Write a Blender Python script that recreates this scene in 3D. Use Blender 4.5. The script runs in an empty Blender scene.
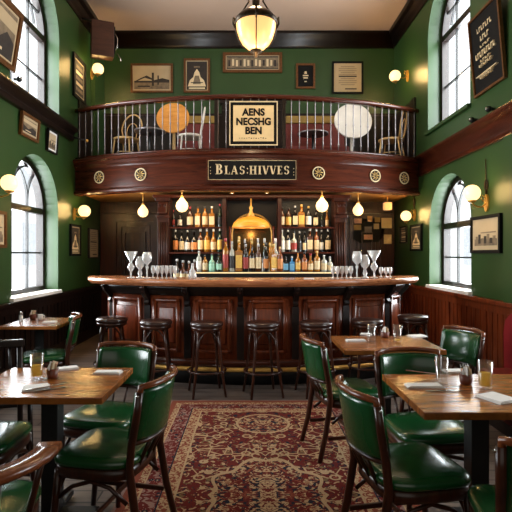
import bpy, bmesh, math, random
from math import sin, cos, pi, sqrt, radians as R
from mathutils import Vector, Matrix
random.seed(7)
S = bpy.context.scene
COL = S.collection
# ------------------------------------------------------------------ camera, world, light, exposure
F = 480.0; VX = 250.0; VY = 254.0; EYE = 1.45
cam = bpy.data.cameras.new('camera'); co = bpy.data.objects.new('camera', cam); COL.objects.link(co)
co.location = (0, 0, EYE); co.rotation_euler = (pi/2, 0, 0)
cam.sensor_width = 36; cam.lens = F*36/512; cam.shift_x = (256-VX)/512; cam.shift_y = (VY-256)/512
cam.clip_start = .05
S.camera = co
S.view_settings.view_transform = 'Standard'; S.view_settings.look = 'None'
S.view_settings.exposure = -0.18; S.view_settings.gamma = 1.0; S.view_settings.use_curve_mapping = False
w = bpy.data.worlds.new('sky'); S.world = w; w.use_nodes = True
bg = w.node_tree.nodes['Background']; bg.inputs[0].default_value = (.93, .96, 1, 1); bg.inputs[1].default_value = 2.2
S.cycles.max_bounces = 8; S.cycles.transparent_max_bounces = 16; S.cycles.sample_clamp_indirect = 4.0
S.cycles.caustics_reflective = False; S.cycles.caustics_refractive = False
S.cycles.use_denoising = True

def area(name, loc, rot, sx, sy, power, col=(1, 1, 1), spread=180):
    l = bpy.data.lights.new(name, 'AREA'); l.shape = 'RECTANGLE'; l.size = sx; l.size_y = sy
    l.energy = power; l.color = col; l.spread = R(spread)
    o = bpy.data.objects.new(name, l); COL.objects.link(o); o.location = loc; o.rotation_euler = rot
    return o
def bulb(name, loc, power, r=.1, col=(1, .62, .22)):
    l = bpy.data.lights.new(name, 'POINT'); l.energy = power; l.color = col; l.shadow_soft_size = r
    o = bpy.data.objects.new(name, l); COL.objects.link(o); o.location = loc
    return o
XL, XR, YB, YF, ZC = -2.8, 2.7, 9.0, -1.6, 5.58
DAY = (.93, .97, 1)
# daylight entering through each window
area('daylight', (XL-.5, 6.32, 1.85), (0, -pi/2, 0), 1.9, 1.3, 215, DAY)
area('daylight', (XL-.5, 6.32, 4.35), (0, -pi/2, 0), 1.9, 1.35, 215, DAY)
area('daylight', (XR+.5, 6.54, 1.75), (0, pi/2, 0), 1.7, 1.3, 215, DAY)
area('daylight', (XR+.5, 6.58, 4.3), (0, pi/2, 0), 1.9, 1.35, 215, DAY)
area('daylight', (XL-.5, 3.3, 1.85), (0, -pi/2, 0), 1.7, 1.3, 150, DAY)  # through the added left window out of view, to brighten the tables
area('daylight', (XR+.5, 3.3, 1.85), (0, pi/2, 0), 1.7, 1.3, 150, DAY)  # same for the added right window
# fill light added behind the camera, in place of unseen shopfront windows
area('front_fill', (0, YF+.1, 2.5), (pi/2, 0, 0), 4.6, 3.2, 40, (1, .93, .84))

# ------------------------------------------------------------------ materials
def lin(c):
    return tuple(((v/255)/12.92 if v/255 <= .04045 else ((v/255+.055)/1.055)**2.4) for v in c)
def newmat(name):
    m = bpy.data.materials.new(name); m.use_nodes = True
    return m, m.node_tree, m.node_tree.nodes['Principled BSDF']
def setp(b, **k):
    for n, v in k.items():
        n = n.replace('_', ' ')
        if n in b.inputs: b.inputs[n].default_value = v
def plain(name, c, rough=.5, metal=0, var=.12, scale=8, coat=0, bump=0, spec=.5):
    m, t, b = newmat(name); c = lin(c)
    N = t.nodes; L = t.links
    tc = N.new('ShaderNodeTexCoord'); no = N.new('ShaderNodeTexNoise'); no.inputs['Scale'].default_value = scale
    no.inputs['Detail'].default_value = 4
    L.new(tc.outputs['Object'], no.inputs['Vector'])
    cr = N.new('ShaderNodeValToRGB')
    cr.color_ramp.elements[0].position = .3; cr.color_ramp.elements[1].position = .7
    cr.color_ramp.elements[0].color = (*[max(0, v*(1-var)) for v in c], 1)
    cr.color_ramp.elements[1].color = (*[min(1, v*(1+var)) for v in c], 1)
    L.new(no.outputs['Fac'], cr.inputs[0]); L.new(cr.outputs[0], b.inputs['Base Color'])
    setp(b, Roughness=rough, Metallic=metal, Coat_Weight=coat, Specular_IOR_Level=spec)
    b.inputs['Coat Roughness'].default_value = .15
    if bump:
        bp = N.new('ShaderNodeBump'); bp.inputs['Strength'].default_value = bump; bp.inputs['Distance'].default_value = .01
        L.new(no.outputs['Fac'], bp.inputs['Height']); L.new(bp.outputs[0], b.inputs['Normal'])
    return m
def wood(name, c1, c2, rough=.3, scale=(30, 3, 3), axis_obj=True, coat=.08, bump=.08, spec=.35):
    m, t, b = newmat(name); N = t.nodes; L = t.links
    tc = N.new('ShaderNodeTexCoord'); mp = N.new('ShaderNodeMapping'); mp.inputs['Scale'].default_value = scale
    no = N.new('ShaderNodeTexNoise'); no.inputs['Scale'].default_value = 1; no.inputs['Detail'].default_value = 6
    no.inputs['Roughness'].default_value = .65; no.inputs['Distortion'].default_value = .6
    L.new(tc.outputs['Object'], mp.inputs[0]); L.new(mp.outputs[0], no.inputs['Vector'])
    cr = N.new('ShaderNodeValToRGB')
    cr.color_ramp.elements[0].position = .32; cr.color_ramp.elements[1].position = .68
    cr.color_ramp.elements[0].color = (*lin(c1), 1); cr.color_ramp.elements[1].color = (*lin(c2), 1)
    L.new(no.outputs['Fac'], cr.inputs[0]); L.new(cr.outputs[0], b.inputs['Base Color'])
    setp(b, Roughness=rough, Coat_Weight=coat, Specular_IOR_Level=spec); b.inputs['Coat Roughness'].default_value = .2
    bp = N.new('ShaderNodeBump'); bp.inputs['Strength'].default_value = bump; bp.inputs['Distance'].default_value = .01
    L.new(no.outputs['Fac'], bp.inputs['Height']); L.new(bp.outputs[0], b.inputs['Normal'])
    return m
def emis(name, c, s):
    m, t, b = newmat(name)
    setp(b, Base_Color=(*lin(c), 1), Roughness=.3)
    b.inputs['Emission Color'].default_value = (*lin(c), 1); b.inputs['Emission Strength'].default_value = s
    return m
def glassy(name, tint=(1, 1, 1), white=.06, gl=.9):
    m = bpy.data.materials.new(name); m.use_nodes = True; t = m.node_tree; N = t.nodes; L = t.links
    N.clear(); out = N.new('ShaderNodeOutputMaterial')
    tr = N.new('ShaderNodeBsdfTransparent'); tr.inputs[0].default_value = (*tint, 1)
    g = N.new('ShaderNodeBsdfGlossy'); g.inputs['Roughness'].default_value = .08
    d = N.new('ShaderNodeBsdfDiffuse'); d.inputs[0].default_value = (.9, .92, .92, 1)
    lw = N.new('ShaderNodeLayerWeight'); lw.inputs['Blend'].default_value = .35
    mu = N.new('ShaderNodeMath'); mu.operation = 'MULTIPLY'; mu.inputs[1].default_value = gl
    L.new(lw.outputs['Facing'], mu.inputs[0])
    m1 = N.new('ShaderNodeMixShader'); m1.inputs[0].default_value = white
    L.new(tr.outputs[0], m1.inputs[1]); L.new(d.outputs[0], m1.inputs[2])
    m2 = N.new('ShaderNodeMixShader'); L.new(mu.outputs[0], m2.inputs[0])
    L.new(m1.outputs[0], m2.inputs[1]); L.new(g.outputs[0], m2.inputs[2]); L.new(m2.outputs[0], out.inputs[0])
    return m
def rug_mat():
    m, t, b = newmat('oriental_rug'); N = t.nodes; L = t.links
    tc = N.new('ShaderNodeTexCoord'); sp = N.new('ShaderNodeSeparateXYZ'); L.new(tc.outputs['Object'], sp.inputs[0])
    def M(op, a, c=None, cl=False):
        n = N.new('ShaderNodeMath'); n.operation = op; n.use_clamp = cl
        for i, v in enumerate((a, c)):
            if v is None: continue
            if isinstance(v, (int, float)): n.inputs[i].default_value = v
            else: L.new(v, n.inputs[i])
        return n.outputs[0]
    ax = M('ABSOLUTE', sp.outputs[0]); ay = M('ABSOLUTE', sp.outputs[1])
    # distance from the edge (half size .89 x 1.86)
    ex = M('SUBTRACT', .89, ax); ey = M('SUBTRACT', 1.86, ay); e = M('MINIMUM', ex, ey)
    cx = N.new('ShaderNodeCombineXYZ'); L.new(ax, cx.inputs[0]); L.new(ay, cx.inputs[1])
    def noise(scale, det=2, dist=0, off=0):
        mp = N.new('ShaderNodeMapping'); mp.inputs['Location'].default_value = (off, off*.7, 0); L.new(cx.outputs[0], mp.inputs[0])
        n = N.new('ShaderNodeTexNoise'); n.inputs['Scale'].default_value = scale; n.inputs['Detail'].default_value = det
        n.inputs['Distortion'].default_value = dist; L.new(mp.outputs[0], n.inputs['Vector']); return n.outputs['Fac']
    def vor(scale, off=0, feat='DISTANCE_TO_EDGE'):
        mp = N.new('ShaderNodeMapping'); mp.inputs['Location'].default_value = (off, off*.7, 0); L.new(cx.outputs[0], mp.inputs[0])
        n = N.new('ShaderNodeTexVoronoi'); n.feature = feat; n.inputs['Scale'].default_value = scale
        L.new(mp.outputs[0], n.inputs['Vector']); return n
    def mix(f, a, c):
        n = N.new('ShaderNodeMix'); n.data_type = 'RGBA'; L.new(f, n.inputs[0])
        for i, v in ((6, a), (7, c)):
            if isinstance(v, tuple): n.inputs[i].default_value = (*lin(v), 1)
            else: L.new(v, n.inputs[i])
        return n.outputs[2]
    RED, CREAM, NAVY, OLIVE, RUST, PINK = (116, 42, 36), (202, 168, 128), (44, 44, 56), (130, 106, 72), (148, 78, 58), (166, 130, 118)
    # field: red with cream scrolls, navy flowers, central medallion
    f1 = M('GREATER_THAN', noise(9, 2, 2.2), .60)
    f2 = M('GREATER_THAN', noise(13, 2, 2.5, 3.1), .60)
    f3 = M('GREATER_THAN', noise(17, 1, 1.5, 7.7), .64)
    v1 = M('LESS_THAN', vor(11, 1.3).outputs['Distance'], .045)
    v1 = M('MULTIPLY', v1, M('GREATER_THAN', noise(4, 2, 0, 5), .5))
    field = mix(f2, RED, NAVY); field = mix(f1, field, CREAM); field = mix(f3, field, OLIVE); field = mix(v1, field, CREAM)
    fl = vor(7, 2.2, 'F1'); fd = fl.outputs['Distance']
    ring = M('LESS_THAN', M('ABSOLUTE', M('SUBTRACT', fd, .22)), .05)
    core = M('LESS_THAN', fd, .1)
    field = mix(ring, field, CREAM); field = mix(core, field, RUST)
    # medallion
    r2 = M('ADD', M('MULTIPLY', ax, ax), M('MULTIPLY', M('MULTIPLY', ay, .75), M('MULTIPLY', ay, .75)))
    r = M('SQRT', r2)
    ang = M('ARCTAN2', ay, ax); lob = M('MULTIPLY', M('SINE', M('MULTIPLY', ang, 8)), .03)
    rr = M('ADD', r, lob)
    dy2 = M('SUBTRACT', ay, 1.22); q2 = M('SQRT', M('ADD', M('MULTIPLY', ax, ax), M('MULTIPLY', dy2, dy2)))
    rr = M('MINIMUM', M('MULTIPLY', rr, .85), M('ADD', q2, .08))
    md = M('LESS_THAN', rr, .30); mr = M('LESS_THAN', M('ABSOLUTE', M('SUBTRACT', rr, .30)), .011)
    mdc = mix(M('GREATER_THAN', noise(16, 2, 2, 9), .50), RED, CREAM); mdc = mix(M('GREATER_THAN', noise(12, 2, 2, 4), .56), mdc, NAVY); mdc = mix(f2, mdc, RED); mdc = mix(f3, mdc, RUST)
    field = mix(md, field, mdc); field = mix(mr, field, CREAM)
    # border bands
    bpat = mix(M('GREATER_THAN', noise(18, 2, 2, 2), .54), RED, PINK)
    bpat = mix(M('LESS_THAN', vor(14, 4, 'F1').outputs['Distance'], .26), bpat, NAVY)
    bpat = mix(M('LESS_THAN', vor(14, 4, 'F1').outputs['Distance'], .12), bpat, CREAM)
    def band(lo, hi): return M('MULTIPLY', M('GREATER_THAN', e, lo), M('LESS_THAN', e, hi))
    col = mix(M('GREATER_THAN', e, .335), bpat, field)
    small = mix(M('GREATER_THAN', noise(40, 1, 1, 1), .5), CREAM, RUST)
    col = mix(band(.245, .325), col, small); col = mix(band(.325, .338), col, CREAM); col = mix(band(.238, .248), col, NAVY)
    col = mix(band(.07, .115), col, small); col = mix(band(.112, .122), col, CREAM)
    col = mix(M('LESS_THAN', e, .07), col, RUST); col = mix(M('LESS_THAN', e, .02), col, PINK)
    g = noise(160, 2); gm = M('ADD', M('MULTIPLY', g, .8), .30)
    mm = N.new('ShaderNodeMix'); mm.data_type = 'RGBA'; mm.blend_type = 'MULTIPLY'; mm.inputs[0].default_value = 1
    L.new(col, mm.inputs[6]); L.new(gm, mm.inputs[7]); L.new(mm.outputs[2], b.inputs['Base Color'])
    setp(b, Roughness=.95, Specular_IOR_Level=.1)
    bp = N.new('ShaderNodeBump'); bp.inputs['Strength'].default_value = .4; bp.inputs['Distance'].default_value = .005
    L.new(g, bp.inputs['Height']); L.new(bp.outputs[0], b.inputs['Normal'])
    return m
def plank_mat():
    m, t, b = newmat('floor_boards'); N = t.nodes; L = t.links
    tc = N.new('ShaderNodeTexCoord')
    br = N.new('ShaderNodeTexBrick'); br.inputs['Scale'].default_value = 1; br.inputs['Mortar Size'].default_value = .006
    br.inputs['Brick Width'].default_value = 1.8; br.inputs['Row Height'].default_value = .14
    br.inputs['Color1'].default_value = (*lin((112, 98, 90)), 1); br.inputs['Color2'].default_value = (*lin((82, 70, 64)), 1)
    br.inputs['Mortar'].default_value = (*lin((16, 12, 11)), 1)
    L.new(tc.outputs['Object'], br.inputs['Vector'])
    mp = N.new('ShaderNodeMapping'); mp.inputs['Scale'].default_value = (2.5, 40, 1); L.new(tc.outputs['Object'], mp.inputs[0])
    no = N.new('ShaderNodeTexNoise'); no.inputs['Scale'].default_value = 1; no.inputs['Detail'].default_value = 5; L.new(mp.outputs[0], no.inputs['Vector'])
    ad = N.new('ShaderNodeMath'); ad.operation = 'MULTIPLY_ADD'; ad.inputs[1].default_value = 1.2; ad.inputs[2].default_value = .4; L.new(no.outputs['Fac'], ad.inputs[0])
    mm = N.new('ShaderNodeMix'); mm.data_type = 'RGBA'; mm.blend_type = 'MULTIPLY'; mm.inputs[0].default_value = 1
    L.new(br.outputs[0], mm.inputs[6]); L.new(ad.outputs[0], mm.inputs[7]); L.new(mm.outputs[2], b.inputs['Base Color'])
    setp(b, Roughness=.42)
    bp = N.new('ShaderNodeBump'); bp.inputs['Strength'].default_value = .25; L.new(no.outputs['Fac'], bp.inputs['Height']); L.new(bp.outputs[0], b.inputs['Normal'])
    return m
MT = dict(
    green=plain('green_wall_paint', (40, 68, 31), .40, var=.08, scale=2, bump=.03),
    ceil=plain('plaster_ceiling', (196, 168, 148), .8, var=.04, scale=1),
    mahog=wood('mahogany', (34, 14, 8), (72, 32, 18), .34, (22, 22, 2.2)),
    mahogh=wood('mahogany_lengthwise', (44, 17, 9), (84, 36, 19), .26, (2.2, 2.2, 24)),
    redwood=wood('red_mahogany', (84, 32, 16), (142, 62, 30), .3, (24, 24, 2)),
    dark=wood('dark_stained_wood', (15, 9, 7), (32, 18, 13), .36, (20, 20, 3)),
    chairw=wood('walnut_chair_wood', (36, 17, 10), (72, 35, 20), .28, (14, 14, 5)),
    railw=wood('polished_top_rail_wood', (84, 42, 22), (128, 68, 36), .22, (9, 9, 9)),
    soffit=plain('lamplit_soffit', (176, 124, 66), .4, var=.15, scale=6),  # lamplight on the balcony underside is put into this golden colour
    table=wood('oak_table_top', (96, 52, 20), (170, 102, 46), .24, (5, 42, 5), coat=.25, bump=.12),
    counter=wood('counter_top_wood', (140, 76, 44), (200, 128, 82), .26, (4, 30, 30), coat=.35, bump=.03),
    leather=plain('green_leather', (16, 68, 31), .26, var=.18, scale=5, coat=.25, bump=.05),
    brleather=plain('brown_leather', (52, 30, 24), .3, var=.15, scale=12, coat=.2),
    redleather=plain('red_leather', (120, 26, 30), .35, scale=6),
    black=plain('black_iron', (14, 13, 13), .45, var=.1),
    iron=plain('aged_bronze', (58, 44, 28), .4, metal=.8, var=.3, scale=40),
    brass=plain('polished_brass', (220, 168, 84), .35, metal=.4, var=.1),
    gold=plain('gold_leaf', (214, 178, 110), .4, metal=.3, var=.2, scale=30),
    cream=plain('cream_lettering', (222, 200, 158), .5, var=.05),
    silver=plain('steel', (200, 198, 194), .25, metal=1, var=.05),
    balust=plain('pewter_baluster', (128, 122, 122), .35, metal=.6, var=.15, scale=20),
    boardblack=plain('black_sign_ground', (12, 11, 10), .7, var=.1, spec=.2), barwood=wood('bar_front_mahogany', (66, 26, 13), (128, 58, 28), .3, (22, 22, 2.2)),
    signcream=plain('aged_cream_board', (222, 196, 146), .6, var=.1, scale=5),
    paper=plain('aged_paper', (184, 164, 130), .7, var=.06, scale=4),
    paperw=plain('white_linen', (232, 230, 226), .8, var=.04, scale=10),
    sepia=plain('sepia_tone', (120, 104, 82), .7, var=.35, scale=14),
    sepiad=plain('dark_sepia_tone', (44, 36, 30), .7, var=.3, scale=18),
    grey=plain('grey_panel', (92, 84, 84), .5),
    goldframe=plain('gilded_frame', (104, 66, 34), .4, metal=.4, var=.3, scale=30),
    palewood=plain('pale_bentwood', (206, 168, 112), .4, var=.15, scale=10),
    orangewood=wood('honey_veneer', (196, 124, 48), (226, 158, 76), .35, (3, 3, 14), coat=.2),
    whitepaint=plain('worn_white_paint', (220, 212, 200), .45, var=.12, scale=4),
    tawny=plain('tawny_stripe', (150, 120, 56), .6), brick=plain('oxblood_upholstery', (104, 34, 28), .55, var=.15),
    pane=glassy('window_glass', (.97, .98, .98), .01, .12),
    glass=glassy('clear_glass', (.98, .985, .985), .02, .6),
    crystal=glassy('cut_crystal', (.9, .92, .92), .55, .9),
    beer=glassy('pale_lager', (.95, .78, .28), .0, .3),
    plank=plank_mat(), rug=rug_mat(),
    globe=emis('lit_opal_globe', (255, 214, 150), 2.2),
    bowl=emis('lit_alabaster_bowl', (255, 196, 122), 1.15),
    amberglow=emis('lit_amber_glass', (214, 146, 48), .42),
    strip=emis('lit_shelf_edge', (255, 226, 170), .8),
    spot=emis('lit_spot_lens', (255, 236, 200), 6),
    mirror=plain('antique_mirror', (70, 56, 34), .2, metal=1, var=.2, scale=5),
    terracotta=plain('brown_pot', (98, 44, 26), .4), pack=plain('sugar_packets', (226, 176, 150), .7, var=.25, scale=60),
    facade=plain('pale_render', (244, 244, 244), .9), faced=plain('grey_shutter', (205, 208, 212), .8),
    stone=plain('pink_sill_stone', (150, 96, 84), .5),
)
# ------------------------------------------------------------------ helpers
class MB:
    def __init__(s): s.bm = bmesh.new(); s.mi = 0
    def face(s, vs, mi=None):
        try:
            f = s.bm.faces.new([s.bm.verts.new(v) for v in vs]); f.material_index = s.mi if mi is None else mi; return f
        except ValueError: return None
    def box(s, c, d, rz=0, bev=0, rx=0, ry=0):
        m = Matrix.Translation(c) @ Matrix.Rotation(rz, 4, 'Z') @ Matrix.Rotation(ry, 4, 'Y') @ Matrix.Rotation(rx, 4, 'X') @ Matrix.Diagonal((*d, 1))
        n = len(s.bm.faces)
        g = bmesh.ops.create_cube(s.bm, size=1, matrix=m)
        if bev:
            es = list({e for v in g['verts'] for e in v.link_edges})
            bmesh.ops.bevel(s.bm, geom=es, offset=bev, segments=2, affect='EDGES', profile=.6)
        s.bm.faces.ensure_lookup_table()
        for f in s.bm.faces[n:] if not bev else []: f.material_index = s.mi
        if bev and s.mi:
            for v in g['verts']:
                if v.is_valid:
                    for f in v.link_faces: f.material_index = s.mi
        return s
    def bx(s, x0, x1, y0, y1, z0, z1, bev=0):
        return s.box(((x0+x1)/2, (y0+y1)/2, (z0+z1)/2), (abs(x1-x0), abs(y1-y0), abs(z1-z0)), bev=bev)
    def rings(s, rings, closed=True, cap=True, loop=False):
        vs = [[s.bm.verts.new(p) for p in r] for r in rings]
        n = len(vs[0]); k = len(vs)
        for i in range(k if loop else k-1):
            a, b = vs[i], vs[(i+1) % k]
            for j in range(n if closed else n-1):
                q = (a[j], a[(j+1) % n], b[(j+1) % n], b[j])
                try: f = s.bm.faces.new(q); f.material_index = s.mi; f.smooth = True
                except ValueError: pass
        if cap and not loop and closed and n > 2:
            for r in (vs[0][::-1], vs[-1]):
                try: f = s.bm.faces.new(r); f.material_index = s.mi
                except ValueError: pass
        return s
    def lathe(s, prof, c=(0, 0, 0), n=16, sx=1, sy=1, cap=True):
        rr = [[(c[0]+r*cos(2*pi*j/n)*sx, c[1]+r*sin(2*pi*j/n)*sy, c[2]+z) for j in range(n)] for r, z in prof]
        return s.rings(rr, cap=cap)
    def sphere(s, c, r, n=16, m=10, sz=1):
        return s.lathe([(max(1e-4, r*sin(pi*i/m)), -r*cos(pi*i/m)*sz) for i in range(m+1)], c, n)
    def tube(s, pts, r, n=8, loop=False, flat=1.0):
        pts = [Vector(p) for p in pts]; k = len(pts); rs = r if isinstance(r, (list, tuple)) else [r]*k
        out = []; up = None
        for i, p in enumerate(pts):
            if loop: t = pts[(i+1) % k]-pts[i-1]
            else: t = pts[min(i+1, k-1)]-pts[max(i-1, 0)]
            t.normalize()
            if up is None:
                up = Vector((0, 0, 1)) if abs(t.z) < .9 else Vector((0, 1, 0))
            u = (up-t*up.dot(t)); u = u.normalized() if u.length > 1e-5 else t.orthogonal().normalized()
            up = u; v = t.cross(u)
            out.append([tuple(p+u*(cos(2*pi*j/n)*rs[i])+v*(sin(2*pi*j/n)*rs[i]*flat)) for j in range(n)])
        return s.rings(out, loop=loop)
    def ribbon(s, pts, prof, loop=False, closed=True):
        """sweep a profile of (outward, up) offsets along a mostly horizontal path; outward = right hand of travel"""
        pts = [Vector(p) for p in pts]; k = len(pts); out = []
        for i, p in enumerate(pts):
            if loop: t = pts[(i+1) % k]-pts[i-1]
            else: t = pts[min(i+1, k-1)]-pts[max(i-1, 0)]
            t.z = 0; t.normalize(); o = Vector((t.y, -t.x, 0))
            out.append([tuple(p+o*a+Vector((0, 0, b))) for a, b in prof])
        return s.rings(out, loop=loop, closed=closed)
    def prism(s, pts, d0, d1, f):
        """polygon of 2-D pts, extruded from depth d0 to d1; f(u, v, d) -> 3-D"""
        a = [s.bm.verts.new(f(u, v, d0)) for u, v in pts]; b = [s.bm.verts.new(f(u, v, d1)) for u, v in pts]
        n = len(pts)
        for q in [a[::-1], b]+[[a[i], a[(i+1) % n], b[(i+1) % n], b[i]] for i in range(n)]:
            try: g = s.bm.faces.new(q); g.material_index = s.mi
            except ValueError: pass
        return s
    def build(s, name, mats, parent=None, loc=None, smooth=False, fix=True):
        if fix: bmesh.ops.recalc_face_normals(s.bm, faces=s.bm.faces)
        me = bpy.data.meshes.new(name); s.bm.to_mesh(me); s.bm.free()
        if smooth:
            for p in me.polygons: p.use_smooth = True
        for m in (mats if isinstance(mats, (list, tuple)) else [mats]): me.materials.append(MT[m] if isinstance(m, str) else m)
        o = bpy.data.objects.new(name, me); COL.objects.link(o)
        if parent: o.parent = parent
        if loc: o.location = loc
        return o
def thing(name, label, cat, loc=(0, 0, 0), rz=0, group=None, rx=0):
    o = bpy.data.objects.new(name, None); COL.objects.link(o); o.empty_display_size = .1
    o.location = loc; o.rotation_euler = (rx, 0, rz); o['label'] = label; o['category'] = cat
    if group: o['group'] = group
    return o
def tag(o, label, cat, group=None):
    o['label'] = label; o['category'] = cat
    if group: o['group'] = group
    return o
def struct(o): o['kind'] = 'structure'; return o
def setempty(name, loc=(0, 0, 0)):
    o = bpy.data.objects.new(name, None); COL.objects.link(o); o.location = loc; return struct(o)
def dup(root, loc, rz, label, group=None, rx=0):
    r = root.copy(); COL.objects.link(r); r.location = loc; r.rotation_euler = (rx, 0, rz); r['label'] = label
    if group: r['group'] = group
    for ch in root.children:
        c = ch.copy(); COL.objects.link(c); c.parent = r
        for g in ch.children:
            d = g.copy(); COL.objects.link(d); d.parent = c
    return r
# ------------------------------------------------------------------ room shell
def arch_top(y0, y1, zs, n=20):
    """points (y, z) over a round arch from y0 to y1 springing at zs"""
    c = (y0+y1)/2; r = (y1-y0)/2
    return [(c-r*cos(pi*i/n), zs+r*sin(pi*i/n)) for i in range(n+1)]
def side_wall(name, X, out, levels, REC=.30):
    mb = MB(); T = X+out*REC
    for zlo, zhi, wins in levels:
        y = YF
        for (y0, y1, zs, zp) in wins:
            mb.face([(X, y, zlo), (X, y0, zlo), (X, y0, zhi), (X, y, zhi)])
            mb.face([(X, y0, zlo), (X, y1, zlo), (X, y1, zs), (X, y0, zs)])
            A = arch_top(y0, y1, zp)
            for (a, b), (c, d) in zip(A, A[1:]):
                mb.face([(X, a, b), (X, c, d), (X, c, zhi), (X, a, zhi)])
                mb.face([(X, a, b), (X, c, d), (T, c, d), (T, a, b)])
            mb.face([(X, y0, zs), (X, y0, zp), (T, y0, zp), (T, y0, zs)])
            mb.face([(X, y1, zs), (X, y1, zp), (T, y1, zp), (T, y1, zs)])
            mb.face([(X, y0, zs), (X, y1, zs), (T, y1, zs), (T, y0, zs)])
            y = y1
        mb.face([(X, y, zlo), (X, YB, zlo), (X, YB, zhi), (X, y, zhi)])
    bmesh.ops.remove_doubles(mb.bm, verts=mb.bm.verts, dist=1e-4)
    return struct(mb.build(name, 'green'))
WL = [(2.6, 4.0, .92, 2.06), (5.62, 7.0, .92, 2.06)]; WLU = [(5.6, 7.04, 3.44, 4.58)]
WR = [(2.6, 4.0, .98, 1.86), (5.86, 7.22, .98, 1.86)]; WRU = [(5.89, 7.28, 3.28, 4.68)]
side_wall('wall_left', XL, -1, [(0, 3.1, WL), (3.1, ZC, WLU)])
side_wall('wall_right', XR, 1, [(0, 3.1, WR), (3.1, ZC, WRU)])
struct(MB().bx(XL-.1, XR+.1, YB, YB+.15, 0, ZC).build('wall_back', 'green'))
struct(MB().bx(XL-.1, XR+.1, YF-.15, YF, 0, ZC).build('wall_front', 'green'))
struct(MB().bx(XL-.6, XR+.6, YF-.2, YB+.2, -.12, 0).build('floor', 'plank'))
struct(MB().bx(XL-.1, XR+.1, YF-.2, YB+.2, ZC, ZC+.12).build('ceiling', 'ceil'))
# crown moulding (four runs)
CP = [(0, 0), (0, -.28), (.03, -.28), (.05, -.22), (.10, -.17), (.13, -.10), (.22, -.06), (.24, 0)]
CP = [(a*.55, b) for a, b in CP]
struct(MB().ribbon([(XL, YB-.001, ZC), (XR, YB-.001, ZC)], CP).build('trim_1', 'dark'))
struct(MB().ribbon([(XR-.001, YB, ZC), (XR-.001, YF, ZC)], CP).build('trim_2', 'dark'))
struct(MB().ribbon([(XL+.001, YF, ZC), (XL+.001, YB, ZC)], CP).build('trim_3', 'dark'))
# belt mouldings along both side walls
BP = [(0, .0), (.05, .0), (.06, .04), (.035, .07), (.035, .22), (.07, .25), (.10, .28), (.10, .31), (0, .31)]
struct(MB().ribbon([(XR-.001, 7.62, 2.67), (XR-.001, YF, 2.67)], BP).build('trim_4', 'mahogh'))
BL = [(0, 0), (.06, 0), (.08, .05), (.06, .08), (.10, .13), (.14, .15), (.14, .19), (0, .19)]
struct(MB().ribbon([(XL+.001, YF, 3.20), (XL+.001, 7.45, 3.20)], BL).build('trim_5', 'dark'))
# corner pilasters of the upper storey
struct(MB().bx(XL, XL+.07, 8.45, 9.0, 2.95, ZC-.28).build('trim_6', 'green'))
struct(MB().bx(XR-.05, XR, 4.72, 5.02, .95, 2.67).build('trim_7', 'green'))

# wainscot
def wainscot(name, X, sgn, top, breaks, mat, capm='dark'):
    """sgn=+1: left wall (faces +X)"""
    root = setempty(name, (X, 0, 0))
    MB().bx(0, sgn*.03, YF, YB-.05, 0, top).build('panel_board', mat, root)
    MB().bx(0, sgn*.075, YF, YB-.05, top-.05, top, .008).build('cap_rail', mat, root)
    MB().bx(0, sgn*.05, YF, YB-.05, 0, .16, .005).build('skirting_board', capm, root)
    y = YF
    mb = MB(); mb.bx(sgn*.025, sgn*.045, YF, YB-.05, top-.14, top-.05)
    while y < YB-.2:
        mb.bx(sgn*.025, sgn*.048, y, y+.05, .16, top-.12)
        for k in (1, 2, 3):
            mb.box((sgn*.032, y+.05+k*.112, (.16+top-.14)/2), (.012, .012, top-.3))
        y += .5
    mb.build('stile_moulding', mat, root)
    return root
wainscot('baseboard_left', XL, 1, .89, None, 'dark')
wainscot('baseboard_right', XR, -1, .95, None, 'barwood')

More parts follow.
